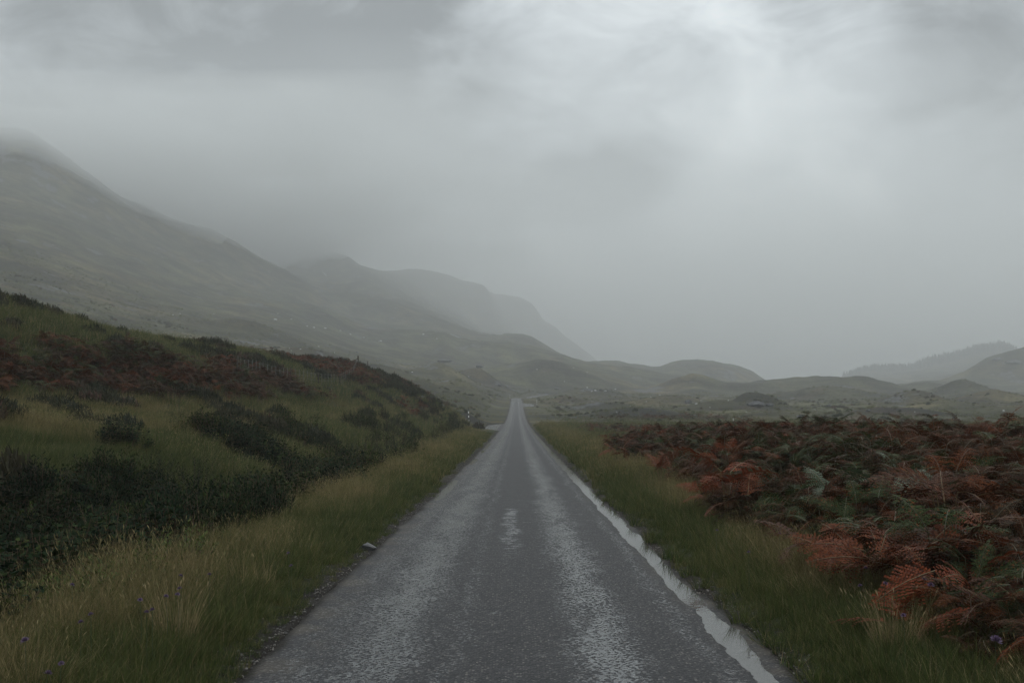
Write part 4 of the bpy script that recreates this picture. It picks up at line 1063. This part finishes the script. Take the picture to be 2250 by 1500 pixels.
# white burns far up the slope
def burn(pp, wpx, label):
    P = [hit(px, py, 230) for px, py in pp]; mb = MB(); vs = []
    for i, (x, y, z) in enumerate(P):
        wd = wpx*y/F/2*(.6+.8*random.random())
        for s in (-1, 1): vs.append((x+s*wd, y, gz(x+s*wd, y)+.35))
    mb.add(vs, [(2*i, 2*i+1, 2*i+3, 2*i+2) for i in range(len(P)-1)])
    props(link(bpy.data.objects.new('burn', mb.mesh('burn', [M_STREAM]))), label, 'stream')
burn([(708, 597), (711, 600), (715, 604), (718, 608)], 2.2, 'thin white burn falling down the misty upper slope')
burn([(990, 734), (997, 737), (1005, 741), (1010, 743)], 3.5, 'short white burn in the hollow behind the brown ridge')
# thin stake in the grass
x, y, z = hit(1611, 931, 60); mb = MB(); mb.tube([(0, 0, -.2), (0, 0, .75)], [.03, .03], 6)
o = link(bpy.data.objects.new('stake', mb.mesh('stake', [M_WHITE]))); o.location = (x, y, z); props(o, 'thin pale stake standing in the grass beyond the bracken', 'stake')

# single bracken plants at the edges of the bed
def frond_mesh(seed, L, droop, curl, up):
    mb = MB(); frond_geo(mb, (0, 0, 0), (1, 0, 0), L, up, seed, 13, 0, 1, droop, 8, curl); return mb.mesh('frond', [M_BRACK, M_STEM])
FR = [frond_mesh(800+i, .50+.06*(i % 3), .30+.15*(i % 4), .1+.15*(i % 3), .25+.2*(i % 3)) for i in range(6)]
STM = MB(); STM.tube([(0, 0, -.1), (.01, .01, .5), (0, 0, 1)], [.007, .006, .004], 4, 0, False); STM = STM.mesh('stem', [M_STEM])
def tinted(me, mat_map, key):
    m2 = me.copy()
    for i, mm in enumerate(m2.materials):
        if mm in mat_map: m2.materials[i] = mat_map[mm]
    return m2
def fixed_leaf(name, cols, rough=.45, spec=.3, trans=.2):
    m, t, out = material(name); g = t.new('ShaderNodeNewGeometry'); isl = g.outputs['Random Per Island']
    cr = t.new('ShaderNodeValToRGB'); t.l.new(isl, cr.inputs[0]); e = cr.color_ramp.elements
    while len(e) < len(cols): e.new(.5)
    for i, (q, c_) in enumerate(zip(e, cols)): q.position = i/(len(cols)-1); q.color = (*c_, 1)
    p = t.new('ShaderNodeBsdfPrincipled'); t.l.new(cr.outputs[0], p.inputs['Base Color']); p.inputs['Roughness'].default_value = rough; p.inputs['Specular IOR Level'].default_value = spec
    tr = t.new('ShaderNodeBsdfTranslucent'); t.l.new(cr.outputs[0], tr.inputs[0]); mx = t.new('ShaderNodeMixShader'); mx.inputs[0].default_value = trans
    t.l.new(p.outputs[0], mx.inputs[1]); t.l.new(tr.outputs[0], mx.inputs[2]); t.l.new(mx.outputs[0], out.inputs[0]); return m
FM = {'orange': fixed_leaf('orange_bracken', [(.04, .012, .006), (.16, .047, .017), (.085, .023, .010)], .55, .1),
      'red': fixed_leaf('russet_bracken', [(.06, .016, .008), (.19, .045, .016), (.12, .028, .011)], .55, .1),
      'brown': fixed_leaf('brown_bracken', [(.03, .012, .008), (.085, .034, .016), (.05, .02, .011)], .55, .1),
      'green': fixed_leaf('green_bracken', [(.025, .045, .022), (.07, .10, .05), (.045, .07, .034)])}
STEMM = fixed_leaf('bracken_stem', [(.12, .09, .04), (.18, .12, .06)])
FRC = {k: [tinted(me, {M_BRACK: FM[k], M_STEM: STEMM}, k) for me in FR] for k in FM}
STM2 = tinted(STM, {M_STEM: STEMM}, 's')
def fern(px, py, kind, nf, h, s, label, seed=0, d=None):
    x, y, z = hit(px, py, 4.5) if d is None else ((px-1125)/F*d, d, gz((px-1125)/F*d, d))
    r = random.Random(seed+px); o = empty('bracken_fern', (x, y, z), 0, label, 'fern', 'bracken plants at the edge of the bed', s*1.2)
    for i in range(nf):
        a = i*2*math.pi/nf+r.uniform(-.4, .4); hh = h*r.uniform(.65, 1.05); le = r.uniform(.03, .2)
        st = part('stem', STM2, o); top = Vector((math.cos(a)*le, math.sin(a)*le, hh))
        st.rotation_euler = Vector((0, 0, 1)).rotation_difference(top).to_euler(); st.scale = (1, 1, top.length)
        f = part('frond', FRC[kind][r.randrange(6)], o); f.location = top; f.rotation_euler = (r.uniform(-.7, .7), r.uniform(-.6, .5), a+r.uniform(-.6, .6)); k = r.uniform(.75, 1.15); f.scale = (k, k, k)
    return o
fern(1935, 1330, 'orange', 9, .50, 1.0, 'large bright orange bracken clump standing out in front of the bed')
fern(1870, 1315, 'orange', 5, .42, .85, 'low orange bracken leaning left beside the largest orange clump')
fern(2000, 1345, 'orange', 5, .45, .9, 'orange bracken touching the right of the largest orange clump')
fern(1595, 1150, 'red', 9, .62, 1.05, 'tall russet bracken clump at the road side corner of the bed')
fern(1560, 1140, 'red', 5, .45, .9, 'low russet bracken left of the tall russet clump')
fern(1640, 1165, 'orange', 5, .4, .9, 'yellowish bracken low in front of the tall russet clump')
fern(1770, 1275, 'brown', 3, .5, .8, 'sparse wilted brown bracken alone in the verge grass')
fern(1735, 1240, 'red', 2, .42, .7, 'two thin russet fronds alone nearest the puddle')
fern(1830, 1290, 'brown', 3, .45, .8, 'dark brown bracken between the verge and the orange clumps')
fern(1990, 1425, 'red', 4, .2, .75, 'collapsed dark red bracken lying in pale grass')
fern(2130, 1400, 'red', 6, .38, 1.0, 'russet bracken with long arching fronds at lower right')
fern(2200, 1360, 'orange', 6, .5, 1.0, 'orange brown bracken near the right edge of the picture')
fern(2100, 1330, 'brown', 7, .5, 1.0, 'brown bracken with striped fronds behind the russet one at lower right')
fern(2235, 1440, 'brown', 5, .35, .9, 'brown bracken in the lower right corner')
fern(1830, 1180, 'green', 7, .55, 1.0, 'green bracken among red fronds above the verge')
fern(1990, 1190, 'green', 7, .6, 1.05, 'pale green bracken in the middle of the bed')
fern(2080, 1230, 'brown', 7, .6, 1.05, 'grey brown bracken right of the pale green one')
fern(1360, 1040, 'red', 5, .6, 1.1, 'russet bracken at the far road side tip of the bed')
fern(1450, 1080, 'orange', 5, .55, 1.0, 'orange bracken on the road side of the bed, halfway along')
for px, d, l in [(1880, 30, 'tall dark frond poking highest above the bracken skyline'), (1835, 29, 'tall curled frond left of the highest one'), (1985, 31, 'tall branching frond right of the highest one'), (2045, 31, 'dark curled frond above the bed near the right')]:
    fern(px, 0, 'brown', 3, .86, .85, l, 3, d)

# dark bog myrtle and willow bushes
SH = {'dark': fixed_leaf('dark_bush_leaf', [(.008, .015, .007), (.03, .045, .018), (.016, .026, .011)], .7, .05),
      'fresh': fixed_leaf('fresh_bush_leaf', [(.03, .05, .014), (.10, .13, .035), (.055, .08, .022)], .6, .1)}
TW = fixed_leaf('bush_twig', [(.04, .025, .018), (.08, .05, .035)])
def bush_set(seed, h, rd, kind, nst=46, L=.05, W=.018, lps=14):
    st, lf = shrub_parts(seed, h, rd, nst, L, W, lps)
    return st.mesh('stems', [TW]), lf.mesh('foliage', [SH[kind]])
BS = {('dark', i): bush_set(900+i, .8, .6, 'dark') for i in range(3)}
BS.update({('fresh', i): bush_set(930+i, .55, .45, 'fresh') for i in range(3)})
def bush(px, py, kind, s, label, i=0, dm=5):
    x, y, z = hit(px, py, dm)
    o = empty('bush', (x, y, z), px*.1, label, 'bush', 'bushes in the ditch and on the bank', s)
    a, b = BS[(kind, i % 3)]; part('stems', a, o); part('foliage', b, o)
bush(562, 1120, 'dark', 1.15, 'round dark green bush at the road side of the scrub, just behind the straw verge', 0, 12)
bush(430, 1090, 'dark', 1.1, 'dark bush left of the round one behind the straw verge', 1, 12)
bush(505, 1105, 'dark', .9, 'smaller dark bush between two larger ones behind the verge', 2, 12)
bush(330, 1065, 'dark', 1.0, 'dark bush on the near slope of the bank', 0, 12)
bush(810, 1015, 'dark', 1.35, 'dark bush at the foot of the bank where the ditch narrows', 1, 20)
bush(875, 1008, 'dark', 1.6, 'largest dark bush at the foot of the bank beside the verge', 2, 20)
bush(880, 950, 'dark', 1.5, 'dark bush halfway up the bank below the knoll', 0, 30)
bush(800, 925, 'dark', 1.2, 'dark bush on the shelf under the red bracken blob', 1, 30)
bush(960, 975, 'dark', 1.2, 'low dark bush at the bank foot near the end of the ditch', 2, 40)
bush(395, 935, 'dark', .8, 'small dark bush alone on the tan shelf of the bank', 0, 12)
bush(600, 960, 'dark', 1.0, 'dark bush on the green slope below the tan shelf', 1, 12)
bush(385, 1265, 'fresh', 1.0, 'fresh green bog myrtle standing highest at the edge of the scrub', 0, 6)
bush(300, 1300, 'fresh', .8, 'low bog myrtle left of the highest fresh green one', 1, 6)
bush(215, 1330, 'fresh', .8, 'bog myrtle in the middle of the row beside the verge', 2, 6)
bush(120, 1360, 'fresh', .8, 'leafy bog myrtle near the left edge beside the verge', 0, 6)
bush(40, 1385, 'fresh', .75, 'bog myrtle at the left edge of the picture', 1, 6)
bush(490, 1215, 'fresh', .6, 'small bog myrtle sprig poking through the straw verge', 2, 6)

# pale grass tussocks
TS = fixed_leaf('straw_blade', [(.14, .10, .05), (.36, .28, .15), (.24, .18, .09)], .6, .2)
TUS = [blade_mesh('tussock', 170, .42, .13, .5, .0042, 950+i, TS, .2, .45) for i in range(3)]
def tussock(px, py, s, label, i):
    x, y, z = hit(px, py, 4.5); o = link(bpy.data.objects.new('grass_tussock', TUS[i]))
    o.location = (x, y, z); o.scale = (s, s, s*1.1); props(o, label, 'grass tussock', 'pale dead grass tussocks in the verges')
tussock(1965, 1450, 1.0, 'pale straw tussock in the right verge beside collapsed red bracken', 0)
tussock(385, 1420, 1.0, 'pale straw tussock in the left foreground verge', 1)
tussock(1800, 1300, .7, 'small pale tussock right of the puddle near lone fronds', 2)
tussock(1640, 1205, .6, 'pale tussock below the tall russet bracken clump', 0)

# scabious flowers
def flower_meshes():
    mb = MB(); r = random.Random(3)
    for i in range(26):
        a = i*2.4; e = .2+1.3*i/26; d = Vector((math.cos(a)*math.cos(e), math.sin(a)*math.cos(e), math.sin(e)*.7))
        leaf_quad(mb, d*.004, d, (0, 0, 1.1), .017, .008)
    s = MB(); s.tube([(0, 0, -.1), (.01, 0, .5), (0, 0, 1)], [.0022, .002, .0018], 3, 0, False)
    return mb.mesh('flower_head', [M_FLOWER]), s.mesh('stem', [FM['green']])
FH, FS = flower_meshes()
GL = 'small mauve scabious flowers in the left verge'; GRt = 'small mauve scabious flowers in the right verge'
def flower(px, py, label, group, h=.42, s=1.0):
    # the head is seen at (px, py); find the ground below it
    best = None
    for d in np.linspace(5.5, 16, 200):
        x = (px-1125)/F*d; zt = EYE+(HZ-py)/F*d; g = gz(x, d)
        e = abs(zt-g-h)
        if best is None or e < best[0]: best = (e, x, d, g, zt-g)
    _, x, y, g, hh = best
    o = empty('scabious_flower', (x, y, g), px, label, 'flower', group)
    st = part('stem', FS, o); st.scale = (1, 1, hh)
    f = part('flower_head', FH, o); f.location = (0, 0, hh); f.rotation_euler = (.4, 0, px); f.scale = (s,)*3
FL1 = [(397,1265),(460,1262),(395,1293),(390,1306),(308,1318),(200,1350),(322,1345),(158,1285),(335,1340),(135,1458),(365,1310),(178,1367),(640,1243),(634,1215)]
ordered(FL1, 'small mauve scabious flower in the left verge, %s from the left', lambda q, l: flower(*q, l, GL))
flower(56, 1408, 'mauve scabious flower nearest the left edge, beside bog myrtle', GL, .42, 1.4)
flower(105, 1480, 'mauve scabious flower lowest in the left corner', GL, .42, 1.3)
FL2 = [(1713,1172),(1645,1213),(1890,1287),(1902,1248),(1945,1282),(2030,1272),(1575,1165),(1985,1352)]
ordered(FL2, 'small mauve scabious flower in the right verge, %s from the left', lambda q, l: flower(*q, l, GRt))
flower(2187, 1408, 'large mauve scabious flower in the lower right corner', GRt, .42, 1.9)
flower(2045, 1286, 'mauve scabious flower below the brown striped bracken', GRt, .42, 1.4)

# ------------------------------------------------------------------ haze
def box_mesh(name, a, b, mat):
    x0, y0, z0 = a; x1, y1, z1 = b
    v = [(x0, y0, z0), (x1, y0, z0), (x1, y1, z0), (x0, y1, z0), (x0, y0, z1), (x1, y0, z1), (x1, y1, z1), (x0, y1, z1)]
    f = [(3, 2, 1, 0), (4, 5, 6, 7), (0, 1, 5, 4), (1, 2, 6, 5), (2, 3, 7, 6), (3, 0, 4, 7)]
    return mesh_np(name, np.array(v), np.array(f), [mat])
hm, t, out = material('haze_air')
pv = t.new('ShaderNodeVolumePrincipled')
pv.inputs['Color'].default_value = (.965, .985, .985, 1); pv.inputs['Density'].default_value = .00058
pv.inputs['Anisotropy'].default_value = .15
t.l.new(pv.outputs[0], out.inputs['Volume'])
zmin = float(TZ.min())-1.0; zmax = max(float(TZ.max())+12, 372.0)
print('terrain z', zmin, zmax)
props(link(bpy.data.objects.new('haze', box_mesh('haze', (-4300, -4300, zmin), (4300, 4300, zmax), hm))), kind='stuff')


# thicker mist towards the head of the glen, and low cloud wrapped round the upper slopes: closed bodies of even density
def vapour(name, dens, xs, yy, top, low):
    cm, t, out = material(name+'_vapour')
    pv = t.new('ShaderNodeVolumePrincipled'); pv.inputs['Color'].default_value = (.97, .99, .99, 1)
    pv.inputs['Density'].default_value = dens; pv.inputs['Anisotropy'].default_value = .15
    t.l.new(pv.outputs[0], out.inputs['Volume'])
    CX, CY = np.meshgrid(xs, yy); hx = CX.ravel(); hy = CY.ravel(); topz = top(hx, hy); lowz = np.minimum(low(hx, hy), topz-.4)
    nx, ny = len(xs), len(yy); ix = np.arange(nx*ny).reshape(ny, nx)
    gq = lambda i: np.stack([i[:-1, :-1].ravel(), i[:-1, 1:].ravel(), i[1:, 1:].ravel(), i[1:, :-1].ravel()], 1)
    Qt = gq(ix); Qb = gq(ix+nx*ny)[:, ::-1]
    bd = np.concatenate([ix[0, :], ix[1:, -1], ix[-1, -2::-1], ix[-2:0:-1, 0]]); bn = np.roll(bd, -1)
    Qs = np.stack([bd+nx*ny, bn+nx*ny, bn, bd], 1)
    Vc = np.concatenate([np.stack([hx, hy, topz], 1), np.stack([hx, hy, lowz], 1)])
    props(link(bpy.data.objects.new(name, mesh_np(name, Vc, np.concatenate([Qt, Qb, Qs]), [cm], True))), kind='stuff')
def mist_low(x, y):
    f = sstep(y+120*fbm(x, y, 300, 3, 111), 900, 1250)
    return 366-f*(366-zmin-1.5)
vapour('mist_bank', .0018, np.linspace(-4200, 4200, 150), np.linspace(950, 4200, 120), lambda x, y: 368+0*x, mist_low)
def cl_th(x, y):
    px_ = 1125+F*x/y
    th = 74+46*fbm(x, y, 260, 5, 101, .65)+26*fbm(x, y, 95, 4, 106, .65)
    return np.maximum(th, 0)*(1-sstep(px_+330*fbm(x, y, 260, 5, 103, .65), 380, 1300))*sstep(y+120*fbm(x, y, 300, 3, 104), 640, 1080)*(1-sstep(y, 2300, 3000))*sstep(x, -2600, -2000)
cl_c = lambda x, y: 250+.02*(y-1100)+16*fbm(x, y, 500, 3, 105)
vapour('low_cloud', .0120, np.linspace(-2700, 250, 140), np.linspace(700, 3100, 120), lambda x, y: cl_c(x, y)+.45*cl_th(x, y), lambda x, y: cl_c(x, y)-1.0*cl_th(x, y))
